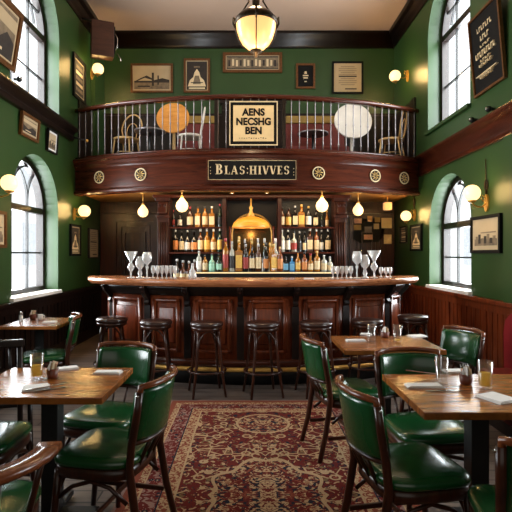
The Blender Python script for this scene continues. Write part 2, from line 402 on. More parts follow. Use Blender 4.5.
# windows
def window(name, X, out, y0, y1, zs, zp, style):
    root = setempty(name, (X+out*.24, 0, 0)); fx = 0.0
    A = arch_top(y0, y1, zp); c = (y0+y1)/2; r = (y1-y0)/2
    f = lambda u, v, d: (d, u, v)
    def band(t, d0, d1):
        mb = MB(); I = arch_top(y0+t, y1-t, zp)
        ou = [(y0, zs)]+A+[(y1, zs)]; inn = [(y0+t, zs+t)]+I+[(y1-t, zs+t)]
        n = len(ou)
        for i in range(n):
            j = (i+1) % n
            mb.prism([ou[i], ou[j], inn[j], inn[i]], d0, d1, f)
        return mb
    band(.07, -.05, .05).build('window_frame', 'dark', root)
    g = MB(); w = .012
    def bar(y, z, yy, zz, w=.011, d=.016):
        L = Vector((yy-y, zz-z)); n = Vector((-L.y, L.x)).normalized()*w
        g.prism([(y+n.x, z+n.y), (yy+n.x, zz+n.y), (yy-n.x, zz-n.y), (y-n.x, z-n.y)], -d, d, f)
    def arcb(cy, cz, rad, a0, a1, n=12):
        P = [(cy+rad*cos(a0+(a1-a0)*i/n), cz+rad*sin(a0+(a1-a0)*i/n)) for i in range(n+1)]
        P = [p for p in P if abs(p[0]-c) < r-.03 and (p[1] < zp or (p[0]-c)**2+(p[1]-zp)**2 < (r-.03)**2)]
        for a, b in zip(P, P[1:]): bar(*a, *b)
    nb = 3
    for k in range(1, nb):
        y = y0+(y1-y0)*k/nb; bar(y, zs+.05, y, zp)
    zm = zs+(zp-zs)*.48
    bar(y0+.05, zm, y1-.05, zm)
    tw = (y1-y0)/nb
    if style == 'upper':
        for k in range(1, nb):
            y = y0+tw*k; bar(y, zp, y, zp+sqrt(max(0, r*r-(y-c)**2))-.04)
        bar(y0+.12, zp+.33, y1-.12, zp+.33); arcb(c, zp, r*.62, .25, pi-.25)
    else:
        for k in range(0, nb+1):
            y = y0+tw*k
            if k < nb: arcb(y, zp-.0+.12, tw, 0.0 if k else 0, pi/2)
            if k > 0: arcb(y, zp+.12, tw, pi/2, pi)
            if 0 < k < nb: bar(y, zp, y, zp+.12)
    g.build('glazing_bars', 'black', root)
    MB().box((0, c, zp), (.09, (y1-y0)-.08, .085), bev=.008).build('transom', 'dark', root)
    p = MB(); n = arch_top(y0+.03, y1-.03, zp)
    p.prism([(y0+.03, zs+.03)]+n+[(y1-.03, zs+.03)], -.003, .003, f)
    p.build('pane', 'pane', root)
    return root
window('window_1', XL, -1, 5.62, 7.0, .92, 2.06, 'lower')
window('window_2', XL, -1, 5.6, 7.04, 3.44, 4.58, 'upper')
window('window_3', XR, 1, 5.86, 7.22, .98, 1.86, 'lower')
window('window_4', XR, 1, 5.89, 7.28, 3.28, 4.68, 'upper')
window('window_5_added', XL, -1, 2.6, 4.0, .92, 2.06, 'lower')  # unseen window, added to throw daylight on the tables
window('window_6_added', XR, 1, 2.6, 4.0, .98, 1.86, 'lower')  # its unseen partner on the right, added for the same light
# sills
for i, (X, s, y0, y1, z, m) in enumerate([(XL, 1, 5.62, 7.0, .92, 'paperw'), (XR, -1, 5.86, 7.22, .98, 'paperw'), (XR, -1, 5.89, 7.28, 3.28, 'green'), (XL, 1, 2.6, 4.0, .92, 'paperw'), (XR, -1, 2.6, 4.0, .98, 'paperw')]):
    struct(MB().bx(X-s*.19, X+s*.05, y0-.03, y1+.03, z-.035, z+.012, .006).build('trim_%d' % (8+i), m))
# pale buildings across the street, seen through the glass
for sx, lab in ((-1, 'pale rendered building seen through the left windows'), (1, 'pale rendered building seen through the right windows')):
    b = thing('street_building', lab, 'building', (sx*11, 20, 0))
    MB().bx(-2, 2, -16, 14, 0, 7.5).build('facade_wall', 'facade', b)
    for k in range(9):
        for z in (1.0, 4.2):
            q = MB().bx(-sx*2.0, -sx*2.06, -13+k*3, -11.9+k*3, z, z+1.7).build('shuttered_window', 'faced', b)

# lower back wall panelling
bw = setempty('trim_20', (0, YB-.06, 0))
MB().bx(XL+.01, XR-.01, .0, .06, 0, 2.42).build('panel_board', 'mahog', bw)
def frame_rect(mb, x0, x1, z0, z1, t, y0, y1):
    mb.bx(x0, x1, y0, y1, z1-t, z1); mb.bx(x0, x1, y0, y1, z0, z0+t)
    mb.bx(x0, x0+t, y0, y1, z0+t, z1-t); mb.bx(x1-t, x1, y0, y1, z0+t, z1-t)
for (a, b) in ((-2.55, -1.72), (1.85, 2.5)):
    mb = MB(); frame_rect(mb, a, b, .2, 2.12, .07, -.03, 0); frame_rect(mb, a+.14, b-.14, .35, 1.98, .025, -.025, 0); frame_rect(mb, a+.22, b-.22, .45, 1.86, .018, -.035, 0)
    mb.build('panel_moulding', 'mahog', bw)
MB().bx(XL+.05, XR-.05, -.05, 0, 2.2, 2.26).build('picture_rail', 'mahog', bw)

# ------------------------------------------------------------------ balcony
XM = (XL+XR)/2; HC = (XR-XL)/2-.01; SAG = .72; RB = (HC*HC+SAG*SAG)/(2*SAG); YBC = 7.0
def arcpt(x, off=0, z=0):
    """point on the bowed balcony front at x, moved 'off' toward the room"""
    a = math.asin(max(-1, min(1, (x-XM)/RB))); rr = RB+off
    return (XM+rr*sin(a), YBC+RB-rr*cos(a), z)
def arcpts(x0, x1, n, off=0, z=0): return [arcpt(x0+(x1-x0)*i/n, off, z) for i in range(n+1)]
A0, A1 = XM-HC, XM+HC
balc = setempty('trim_21')
mb = MB(); P = arcpts(A0, A1, 40, -.06)
mb.prism([(p[0], p[1]) for p in P]+[(A1, YB-.01), (A0, YB-.01)], 2.44, 2.90, lambda u, v, d: (u, v, d))
mb.build('balcony_deck', 'mahog', balc)
FP = [(-.06, 2.38), (.06, 2.38), (.085, 2.40), (.085, 2.43), (.05, 2.45), (.035, 2.47), (.035, 2.79), (.05, 2.81), (.08, 2.84), (.085, 2.88), (.12, 2.90), (.12, 2.935), (.09, 2.95), (-.06, 2.95)]
mb = MB(); mb.prism([(p[0], p[1]) for p in P]+[(A1, YB-.01), (A0, YB-.01)], 2.425, 2.439, lambda u, v, d: (u, v, d)); mb.build('soffit_boards', 'soffit', balc)
f = MB().ribbon(arcpts(A0, A1, 48), FP).build('balcony_fascia', 'mahogh', balc)
for p in f.data.polygons: p.use_smooth = False
# gilded medallions
for x in ((100-VX)*7.42/F, (141-VX)*7.15/F, (318-VX)*7.05/F, (376-VX)*7.2/F, (405-VX)*7.42/F):
    p = arcpt(x, .036, 2.64); a = math.asin((x-XM)/RB)
    lab = {0: 'leftmost gilded round medallion on the balcony front'}.get(0)
    m = thing('carved_medallion', '', 'medallion', p, a, 'medallions on the balcony fascia')
    d = MB(); r = .088
    d.tube([(r*cos(t*pi/12), -.012, r*sin(t*pi/12)) for t in range(24)], .009, 6, loop=True)
    d.build('rim', 'cream', m)
    e = MB()
    for k in range(8):
        t = k*pi/4; e.tube([(.02*cos(t), -.01, .02*sin(t)), (.045*cos(t+.3), -.016, .045*sin(t+.3)), (.066*cos(t+.1), -.01, .066*sin(t+.1))], .0065, 5)
    e.lathe([(.001, -.0), (.018, .006), (.001, .012)], n=8)
    e.build('rosette', 'gold', m)
    b_ = MB().prism([(.088*cos(t*pi/12), .088*sin(t*pi/12)) for t in range(24)], -.008, 0, lambda u, v, q: (u, q, v)).build('backplate', 'dark', m)
for o, l in zip([o for o in COL.objects if o.name.startswith('carved_medallion')], ('cream round medallion at the left end of the balcony front', 'cream round medallion on the balcony front left of the name board', 'cream round medallion on the balcony front just right of the name board', 'cream round medallion between the other two right of the name board', 'cream round medallion nearest the right wall on the balcony front')): o['label'] = l
# railing
rail = thing('balcony_railing', 'bowed dark wood balcony railing with slim metal balusters', 'railing', (XM, YBC, 2.95))
def loc_(pts): return [(p[0]-XM, p[1]-YBC, p[2]-2.95) for p in pts]
h = MB().ribbon(loc_(arcpts(A0, A1, 48, 0, 3.75)), [(-.05, -.035), (.05, -.035), (.06, -.01), (.04, .02), (-.04, .02), (-.06, -.01)]).build('handrail', 'mahogh', rail)
MB().ribbon(loc_(arcpts(A0, A1, 48, 0, 2.95)), [(-.03, 0), (.03, 0), (.03, .04), (-.03, .04)]).build('bottom_rail', 'mahogh', rail)
nb = 46
bal = None
for i in range(nb):
    th = (i+.5)/nb; x = A0+(A1-A0)*th
    px = VX+x*F/arcpt(x)[1]
    p = arcpt(x, 0, 0)
    if bal is None:
        b = MB().lathe([(.008, 0), (.008, .08), (.013, .10), (.008, .12), (.007, .38), (.012, .40), (.007, .42), (.007, .66), (.011, .68), (.008, .70), (.008, .735)], n=8)
        bal = b.build('baluster', 'balust', rail); o = bal
    else:
        o = bal.copy(); COL.objects.link(o)
    o.location = (p[0]-XM, p[1]-YBC, .035)
for x in ((216-VX)*7/F, (284-VX)*7/F):
    p = arcpt(x)
    MB().bx(-.025, .025, -.025, .025, 0, .77, .004).build('newel_post', 'dark', rail, (p[0]-XM, p[1]-YBC, .035))
# name board with cut letters
def strokes(mb, ch, x, h, w, f):
    """serif capitals from thick and thin strokes; returns the advance"""
    T = .20*h; t = .07*h; s = .06*h
    def q(*p): mb.prism(p, 0, .006, f)
    def V(x0, x1=None): x1 = x0 if x1 is None else x1; q((x+x0, 0), (x+x0+T, 0), (x+x1+T, h), (x+x1, h))
    def thin(a, b): q((x+a, 0), (x+a+t, 0), (x+b+t, h), (x+b, h))
    def H(a, b, z): q((x+a, z), (x+b, z), (x+b, z+t), (x+a, z+t))
    def serif(c, z, l=None): l = l or T*.95; q((x+c-l, z), (x+c+l, z), (x+c+l, z+s), (x+c-l, z+s))
    def tick(a, z0, z1): q((x+a-t, z0), (x+a, z0), (x+a, z1), (x+a-t*.6, z1))
    def bowl(cx, cz, rx, rz, a0, a1, th):
        n = 10
        for i in range(n):
            u, v = a0+(a1-a0)*i/n, a0+(a1-a0)*(i+1)/n
            k = lambda a: t+(th-t)*abs(cos(a))
            P = [(x+cx+rx*cos(u), cz+rz*sin(u)), (x+cx+rx*cos(v), cz+rz*sin(v)), (x+cx+(rx-k(v))*cos(v), cz+(rz-k(v)*.6)*sin(v)), (x+cx+(rx-k(u))*cos(u), cz+(rz-k(u)*.6)*sin(u))]
            q(*P)
    if ch == 'B':
        V(.1*h); serif(.2*h, 0); serif(.2*h, h-s); bowl(.3*h, .74*h, .32*h, .26*h, -pi/2, pi/2, T*.9); bowl(.3*h, .26*h, .38*h, .26*h, -pi/2, pi/2, T); return .8*h
    if ch == 'L': V(.1*h); serif(.2*h, 0); serif(.2*h, h-s); H(.2*h, .62*h, 0); tick(.62*h, 0, .28*h); return .72*h
    if ch == 'A': thin(0.0, .3*h); V(.52*h, .26*h); H(.12*h, .6*h, .3*h); serif(.04*h, 0, .12*h); serif(.62*h, 0, .16*h); return .84*h
    if ch == 'S':
        bowl(.32*h, .73*h, .27*h, .27*h, .35, pi*1.5, T*.8); bowl(.32*h, .28*h, .30*h, .28*h, -pi*.88, pi/2, T*.9); tick(.6*h, .72*h, .96*h); return .72*h
    if ch == 'H': V(.06*h); V(.56*h); H(.1*h, .7*h, .48*h); [serif(c, z) for c in (.16*h, .66*h) for z in (0, h-s)]; return .9*h
    if ch == 'I': V(.1*h); serif(.2*h, 0); serif(.2*h, h-s); return .44*h
    if ch == 'V': V(.26*h, .02*h); thin(.38*h, .62*h); serif(.12*h, h-s, .16*h); serif(.65*h, h-s, .12*h); return .76*h
    if ch == 'E': V(.1*h); serif(.2*h, 0); serif(.2*h, h-s); H(.2*h, .58*h, 0); H(.2*h, .56*h, h-t); H(.2*h, .46*h, .48*h); tick(.6*h, 0, .24*h); tick(.58*h, .78*h, h); return .70*h
    if ch == ':': q((x+.08*h, .1*h), (x+.2*h, .1*h), (x+.2*h, .25*h), (x+.08*h, .25*h)); q((x+.08*h, .6*h), (x+.2*h, .6*h), (x+.2*h, .75*h), (x+.08*h, .75*h)); return .3*h
    if ch == "'": q((x+.1*h, .6*h), (x+.2*h, .6*h), (x+.3*h, 1.05*h), (x+.15*h, 1.0*h)); return .4*h
    return .4*h
sg = thing('name_board', 'long black name board with cream serif letters on balcony front', 'sign', arcpt(.03, .05, 2.50))
MB().bx(-.65, .65, -.03, .02, 0, .32, .004).build('board', 'boardblack', sg)
mb = MB(); frame_rect(mb, -.66, .66, -.005, .325, .022, -.045, -.02); mb.build('frame', 'mahogh', sg)
mb = MB(); frame_rect(mb, -.635, .635, .02, .30, .006, -.036, -.029); mb.build('border_line', 'cream', sg)
mb = MB(); x = -.53; f = lambda u, v, d: (u, -.030-d, .098+v)
hh = .128
for i, ch in enumerate("BLAS:HIVVES '"):
    k = 1.18 if i == 0 else 1.0
    x += strokes(mb, ch, x, hh*k if i == 0 else hh*.96, 0, f)*(.99)+.012
    last = x
for zz in (.03, .07, .12): mb.box((-.60, -.034, .08+zz), (.010, .006, .012)); mb.box((.60, -.034, .06+zz), (.010, .006, .012))
mb.build('lettering', 'cream', sg)
# framed notice hung on the railing
def text_mesh(name, txt, size, mat, parent, loc, bold=.0, sx=1, rot=(pi/2, 0, 0), align='CENTER'):
    cu = bpy.data.curves.new(name, 'FONT'); cu.body = txt; cu.size = size; cu.extrude = .002; cu.offset = bold
    cu.align_x = align; cu.resolution_u = 4
    t = bpy.data.objects.new(name, cu); COL.objects.link(t)
    bpy.context.view_layer.update()
    me = bpy.data.meshes.new_from_object(t); bpy.data.objects.remove(t)
    me.materials.append(MT[mat]) if not me.materials else None
    if me.materials[0] != MT[mat]: me.materials[0] = MT[mat]
    o = bpy.data.objects.new(name, me); COL.objects.link(o); o.parent = parent; o.location = loc; o.rotation_euler = rot; o.scale = (sx, 1, 1)
    return o
nz = 1.45+(254-146)*6.93/F; nw = 48*6.93/F; nh = 44*6.93/F
nt = thing('framed_notice', 'cream notice with bold black lettering hung on the balcony railing', 'sign', ((253.5-VX)*6.93/F, 6.91, nz))
MB().bx(-nw/2, nw/2, -.012, .02, 0, nh).build('board', 'boardblack', nt)
mb = MB(); frame_rect(mb, -nw/2, nw/2, 0, nh, .014, -.025, .0); mb.build('outer_frame', 'cream', nt)
mb = MB(); mb.bx(-nw/2+.055, nw/2-.055, -.02, -.01, .06, nh-.06); mb.build('notice_panel', 'signcream', nt)
text_mesh('lettering', 'AENS', .14, 'boardblack', nt, (0, -.021, .43), .006, .95)
text_mesh('lettering', 'NECSHG', .14, 'boardblack', nt, (0, -.021, .295), .006, .92)
text_mesh('lettering', 'BEN', .14, 'boardblack', nt, (0, -.021, .165), .006, .95)
mb = MB()
for k in range(12): mb.box((-.2+k*.034, -.021, .105+random.uniform(-.004, .004)), (.018, .003, random.choice((.008, .014))))
mb.build('small_print', 'sepiad', nt)

# ------------------------------------------------------------------ back-bar
BY = 7.6
bb = thing('back_bar_cabinet', 'dark mahogany back-bar with bottle shelves and arched mirror niche', 'cabinet', (.03, BY, 0))
MB().bx(-1.42, 1.42, .36, .42, .9, 2.38).build('back_panel', 'black', bb)
MB().bx(-1.45, 1.45, -.45, .4, 0, .98, .01).build('base_cupboard', 'mahog', bb)
MB().bx(-1.5, 1.5, -.5, .4, .98, 1.02, .008).build('counter_slab', 'mahogh', bb)
for s in (-1, 1):
    x = s*1.40
    MB().bx(x-.09, x+.09, -.02, .4, 1.02, 2.38, .006).build('pilaster', 'mahog', bb)
    mb = MB()
    for k in range(4): mb.tube([(x-.055+k*.037, -.028, 1.1), (x-.055+k*.037, -.028, 1.95)], .011, 6)
    mb.build('fluting', 'mahog', bb)
    mb = MB(); mb.bx(x-.11, x+.11, -.06, .1, 2.02, 2.07, .01); mb.bx(x-.12, x+.12, -.09, .1, 2.28, 2.36, .01)
    mb.box((x, -.07, 2.17), (.15, .07, .2), bev=.02, rx=-.25)
    for k in (-1, 1): mb.tube([(x+k*.045+.03*cos(t*.7)*(1-t/12), -.1, 2.2+.035*sin(t*.7)*(1-t/12)) for t in range(10)], .009, 6)
    mb.build('carved_capital', 'mahog', bb)
    MB().bx(s*.44-.03, s*.44+.03, -.02, .38, 1.02, 2.38, .004).build('upright', 'mahog', bb)
for zsh in (1.455, 1.855):
    for s in (-1, 1):
        sh = MB().bx(s*.47, s*1.31, -.0, .37, zsh, zsh+.025).build('shelf', 'mahogh', bb)
MB().bx(-1.55, 1.55, -.1, .4, 2.33, 2.38, .01).build('cornice', 'mahogh', bb)
# mirror and arch of the centre niche
mb = MB(); AA = [(.32*cos(pi-pi*i/16), 1.78+.32*sin(pi*i/16)) for i in range(17)]
mb.prism([(-.32, 1.2)]+AA+[(.32, 1.2)], .33, .345, lambda u, v, d: (u, d, v)); mb.build('mirror', 'mirror', bb)
mb = MB(); mb.tube([(-.33, .32, 1.2)]+[(.33*cos(pi-pi*i/16), .32, 1.78+.33*sin(pi*i/16)) for i in range(17)]+[(.33, .32, 1.2)], .018, 8); mb.build('mirror_arch', 'gold', bb)
mb = MB()
for s in (-1, 1):
    mb.lathe([(.02, 0), (.02, .03), (.012, .06), (.012, .55), (.02, .58), (.02, .62)], (s*.355, .2, 1.28), 8)
mb.build('niche_column', 'redwood', bb)
# lit riser shelf that carries the front row
RY = 6.9; RZ = 1.195
rs = thing('riser_shelf', 'long black bottle riser with a glowing front edge', 'shelf', (.19, RY, 1.02))
MB().bx(-1.02, 1.06, -.13, .13, .0, RZ-1.02-.016).build('riser_box', 'black', rs)
MB().bx(-1.02, 1.06, -.13, .13, RZ-1.02-.015, RZ-1.02, ).build('riser_top', 'dark', rs)
MB().bx(-1.02, 1.06, -.142, -.131, RZ-1.02-.018, RZ-1.02-.002).build('light_strip', 'strip', rs)
# counter of the back bar reaches forward under the riser
MB().bx(-1.45, 1.45, -.95, -.46, 0, 1.019, .004).build('under_counter', 'dark', bb)

# domed amber pendant in the niche
dl = thing('domed_pendant_lamp', 'amber glass domed lamp glowing in front of niche mirror', 'lamp', ((251-VX)*7.45/F, 7.5, 1.86))
mb = MB().lathe([(.29, 0), (.295, .02), (.27, .08), (.21, .13), (.12, .165), (.05, .18), (.0, .185)], n=24, cap=False); mb.build('glass_dome', 'amberglow', dl, smooth=True)
mb = MB(); mb.lathe([(.05, .175), (.06, .20), (.03, .24), (.02, .28), (.035, .31), (.015, .34), (.01, .46)], n=12)
mb.tube([(.294*cos(k*pi/12), .294*sin(k*pi/12), .005) for k in range(24)], .009, 6, loop=True); mb.build('fitting', 'brass', dl)
bulb('lamp_light', (dl.location.x, 7.42, 1.78), 7, .05, (1, .6, .25))

# bottles
GL = {}
def gm(c, rough=.08):
    if c not in GL:
        GL[c] = plain('glass_%02x%02x%02x' % c, c, rough, var=.12, scale=30, spec=.8)
    return GL[c]
COLS = {'amber': (74, 36, 12), 'golden': (156, 98, 28), 'dark': (20, 14, 12), 'dark green': (18, 44, 28), 'clear': (176, 176, 162), 'brown': (72, 34, 16),
        'red': (150, 34, 24), 'pale green': (132, 186, 158), 'blue': (60, 140, 200), 'whiskey brown': (120, 58, 22)}
LABS = {'cream': (228, 206, 160), 'white': (232, 228, 216), 'orange': (220, 140, 70), 'yellow': (236, 190, 90), 'red': (160, 44, 32), 'pale blue': (120, 190, 232), 'mint': (160, 214, 186), 'black': (20, 18, 18)}
CAPS = {'black': (16, 14, 14), 'silver': (190, 190, 188), 'red': (170, 36, 52), 'gold': (206, 168, 90), 'white': (226, 222, 214)}
ORD = ['first', 'second', 'third', 'fourth', 'fifth', 'sixth', 'seventh', 'eighth', 'ninth', 'tenth', 'eleventh', 'twelfth', 'thirteenth', 'fourteenth', 'fifteenth', 'sixteenth', 'seventeenth', 'eighteenth', 'nineteenth', 'twentieth', 'twenty-first', 'twenty-second', 'twenty-third']
def bottle(px, Y, z, h, r, col, lab, cap, shape, where, idx, group):
    X = (px-VX)*Y/F
    o = thing('bottle', '%s bottle with %s label, %s from left %s' % (col, lab, ORD[idx], where), 'bottle', (X, Y, z), random.uniform(-.3, .3), group)
    if shape == 'round': prof = [(r*.9, 0), (r, .01), (r, h*.60), (r*.85, h*.67), (r*.36, h*.75), (r*.32, h*.92)]
    elif shape == 'wine': prof = [(r*.9, 0), (r*.92, .01), (r*.92, h*.52), (r*.7, h*.62), (r*.34, h*.72), (r*.3, h*.9)]
    elif shape == 'squat': prof = [(r*1.05, 0), (r*1.12, .012), (r*1.12, h*.5), (r*.95, h*.58), (r*.38, h*.66), (r*.34, h*.9)]
    else: prof = [(r, 0), (r*1.02, .01), (r*1.02, h*.64), (r*.8, h*.68), (r*.34, h*.71), (r*.34, h*.92)]
    n = 4 if shape == 'square' else 12
    mb = MB()
    if n == 4:
        mb.bx(-r, r, -r*.75, r*.75, 0, h*.66, .012); mb.lathe([(r*.6, h*.64), (r*.36, h*.7), (r*.34, h*.92)], n=10)
    else: mb.lathe(prof, n=n)
    mb.build('glass_body', gm(COLS[col]), o)
    MB().lathe([(r*.38, h*.90), (r*.38, h*.995), (r*.3, h)], n=8).build('cap', gm(CAPS[cap], .35), o)
    lr = (r*1.14 if shape == 'squat' else r*.935 if shape == 'wine' else r*1.015); z0, z1 = h*.12, h*(.44 if shape in ('wine', 'squat') else .52)
    if n == 4: MB().bx(-r*.86, r*.86, -r*.79, -r*.755, z0, z1).build('paper_label', gm(LABS[lab], .6), o)
    else:
        mb = MB(); rr = [[(lr*cos(a), lr*sin(a), zz) for a in [pi+pi*k/10 for k in range(11)]] for zz in (z0, z1)]
        mb.rings(rr, closed=False, cap=False); mb.build('paper_label', gm(LABS[lab], .6), o, fix=True)
    return o
G1, G2, G3, G4 = 'bottles on the upper back-bar shelf', 'bottles on the middle back-bar shelf', 'bottles on the glowing riser', 'bottles standing behind the riser row'
def row(pxs, Y, z, specs, where, group):
    for i, (px, sp) in enumerate(zip(pxs, specs)):
        c, l, k, s, h, r = sp
        bottle(px, Y, z, h, r, c, l, k, s, where, i, group)
row([173.5, 180, 190, 198, 205, 212, 220], 7.75, 1.88, [
    ('dark', 'red', 'red', 'wine', .28, .026), ('dark', 'white', 'black', 'round', .24, .036), ('amber', 'cream', 'red', 'round', .33, .050), ('golden', 'cream', 'black', 'square', .34, .045),
    ('golden', 'cream', 'black', 'round', .34, .046), ('golden', 'cream', 'white', 'square', .34, .048), ('dark green', 'black', 'red', 'wine', .38, .040)], 'on the upper left shelf', G1)
row([282, 288.5, 295, 301.5, 308.5, 316, 322, 327], 7.75, 1.88, [
    ('amber', 'cream', 'black', 'round', .33, .042), ('amber', 'yellow', 'black', 'round', .32, .046), ('dark', 'cream', 'silver', 'square', .35, .045), ('golden', 'yellow', 'gold', 'square', .37, .052),
    ('dark', 'white', 'gold', 'round', .34, .046), ('dark', 'cream', 'black', 'square', .30, .042), ('dark green', 'black', 'black', 'wine', .26, .03), ('golden', 'cream', 'gold', 'wine', .27, .03)], 'on the upper right shelf', G1)
row([175.5, 181.5, 187.5, 194, 200.5, 207, 213.5, 220], 7.75, 1.48, [
    ('dark', 'orange', 'silver', 'round', .36, .043), ('dark', 'cream', 'black', 'round', .34, .042), ('dark', 'white', 'silver', 'squat', .36, .040), ('dark', 'orange', 'black', 'squat', .36, .046),
    ('amber', 'cream', 'silver', 'round', .37, .046), ('golden', 'yellow', 'silver', 'round', .37, .046), ('golden', 'cream', 'white', 'squat', .37, .043), ('dark green', 'yellow', 'silver', 'round', .38, .046)], 'on the middle left shelf', G2)
row([282, 288, 294, 299.5, 304.5, 310, 316.5, 321.5, 328], 7.75, 1.48, [
    ('clear', 'white', 'silver', 'round', .36, .046), ('dark', 'white', 'silver', 'round', .36, .042), ('clear', 'red', 'black', 'squat', .34, .043), ('dark', 'black', 'silver', 'wine', .34, .036), ('dark', 'cream', 'black', 'wine', .34, .034),
    ('amber', 'cream', 'silver', 'square', .38, .048), ('whiskey brown', 'cream', 'silver', 'round', .37, .043), ('dark', 'white', 'silver', 'wine', .36, .036), ('dark', 'cream', 'silver', 'round', .37, .046)], 'on the middle right shelf', G2)
row([226, 232, 239, 245, 251.5, 258, 264.5, 270, 275.5], 7.3, 1.02, [
    ('golden', 'cream', 'red', 'round', .62, .045), ('clear', 'white', 'silver', 'round', .60, .043), ('dark', 'yellow', 'gold', 'wine', .70, .046), ('dark', 'black', 'silver', 'wine', .66, .04), ('golden', 'cream', 'gold', 'round', .68, .046),
    ('clear', 'cream', 'silver', 'square', .67, .04), ('dark green', 'white', 'silver', 'wine', .67, .043), ('golden', 'cream', 'gold', 'round', .6, .04), ('clear', 'white', 'white', 'round', .67, .046)], 'before the mirror', G4)
row([199, 205, 212, 219, 225.8, 232, 239, 245.7, 252, 258.5, 266, 273.5, 280, 286, 292, 298, 304.5, 310.5, 317, 324, 330], 6.9, RZ, [
    ('clear', 'white', 'silver', 'round', .30, .040), ('golden', 'cream', 'black', 'round', .24, .040), ('pale green', 'mint', 'black', 'squat', .26, .042), ('dark green', 'mint', 'black', 'squat', .26, .042),
    ('golden', 'red', 'red', 'round', .48, .044), ('clear', 'black', 'silver', 'round', .44, .042), ('golden', 'yellow', 'gold', 'square', .46, .050), ('dark', 'red', 'silver', 'round', .40, .044), ('dark', 'cream', 'gold', 'squat', .44, .040),
    ('amber', 'cream', 'silver', 'round', .40, .044), ('dark', 'orange', 'black', 'wine', .42, .046), ('golden', 'yellow', 'gold', 'square', .40, .052), ('whiskey brown', 'orange', 'gold', 'round', .36, .042), ('dark', 'pale blue', 'black', 'square', .22, .040), ('blue', 'pale blue', 'white', 'square', .22, .038),
    ('golden', 'yellow', 'black', 'squat', .3, .036), ('whiskey brown', 'orange', 'black', 'round', .28, .042), ('golden', 'cream', 'red', 'squat', .26, .040), ('golden', 'cream', 'gold', 'round', .3, .046), ('clear', 'cream', 'white', 'round', .24, .044), ('clear', 'cream', 'silver', 'squat', .22, .036)], 'on the glowing riser', G3)
row([177, 183, 189, 194.5], 6.9, 1.02, [('dark', 'cream', 'silver', 'squat', .36, .045), ('brown', 'cream', 'silver', 'squat', .34, .05), ('brown', 'cream', 'silver', 'squat', .33, .045), ('brown', 'orange', 'silver', 'square', .35, .042)], 'beside the riser behind the glasses', 'bottles at the left end of the riser')

# warm downlights under the balcony
for px in (232, 267):
    X = (px-VX)*7.2/F
    t = thing('recessed_spotlight', 'tiny lit spotlight under the balcony, %s of the domed lamp' % ('left' if px < 250 else 'right'), 'light', (X, 7.25, 2.38), 0, 'spotlights above the back-bar')
    MB().lathe([(.03, 0), (.034, -.012), (.02, -.014), (.02, 0)], n=12).build('bezel', 'brass', t)
    MB().lathe([(.001, -.016), (.018, -.012), (.018, 0)], n=10).build('lens', 'spot', t)
area('back_bar_light', (.0, 7.2, 2.36), (R(12), 0, 0), 2.4, .12, 10, (1, .66, .34))
for z in (1.85, 2.3):
    for s in (-1, 1): area('shelf_light', (.03+s*.9, 7.62, z), (R(20), 0, 0), .8, .04, 1.8, (1, .75, .45))

# ------------------------------------------------------------------ globe pendants under the balcony
def pendant(px, py, Y, r, lab):
    X = (px-VX)*Y/F; Z = EYE+(VY-py)*Y/F; top = 2.44-Z
    p = thing('globe_pendant', lab, 'pendant lamp', (X, Y, Z), 0, 'globe pendants under the balcony')
    MB().lathe([(.001, -r), (r*.5, -r*.87), (r*.87, -r*.5), (r, 0), (r*.9, r*.45), (r*.6, r*.85), (r*.35, r*1.15), (r*.2, r*1.4)], n=20).build('glass_globe', 'globe', p, smooth=True)
    mb = MB(); mb.lathe([(r*.22, r*1.35), (r*.3, r*1.5), (.012, r*1.7)], n=10); mb.tube([(0, 0, r*1.6), (0, 0, top)], .007, 6); mb.lathe([(.045, top-.03), (.05, top-.01), (.05, top)], n=14); mb.build('stem', 'brass', p)
    bulb('lamp_light', (X, Y, Z), 5, r+.02)
pendant(143, 212, 7.7, .085, 'small globe pendant hanging left of the back-bar pilaster')
pendant(182, 206, 7.3, .095, 'teardrop globe pendant in front of the upper left bottle shelf')
pendant(322, 206, 7.3, .095, 'globe pendant in front of the upper right bottle shelf')
pendant(358, 210.5, 7.7, .085, 'globe pendant left of the notice board')
bx = thing('box_lantern', 'small square cream lantern under right end of balcony', 'pendant lamp', ((387.5-VX)*8.2/F, 8.2, 2.2))
MB().bx(-.065, .065, -.065, .065, 0, .13, .02).build('shade', emis('dim_opal', (240, 190, 120), .8), bx)
MB().tube([(0, 0, .13), (0, 0, .24)], .01, 6).build('stem', 'brass', bx)

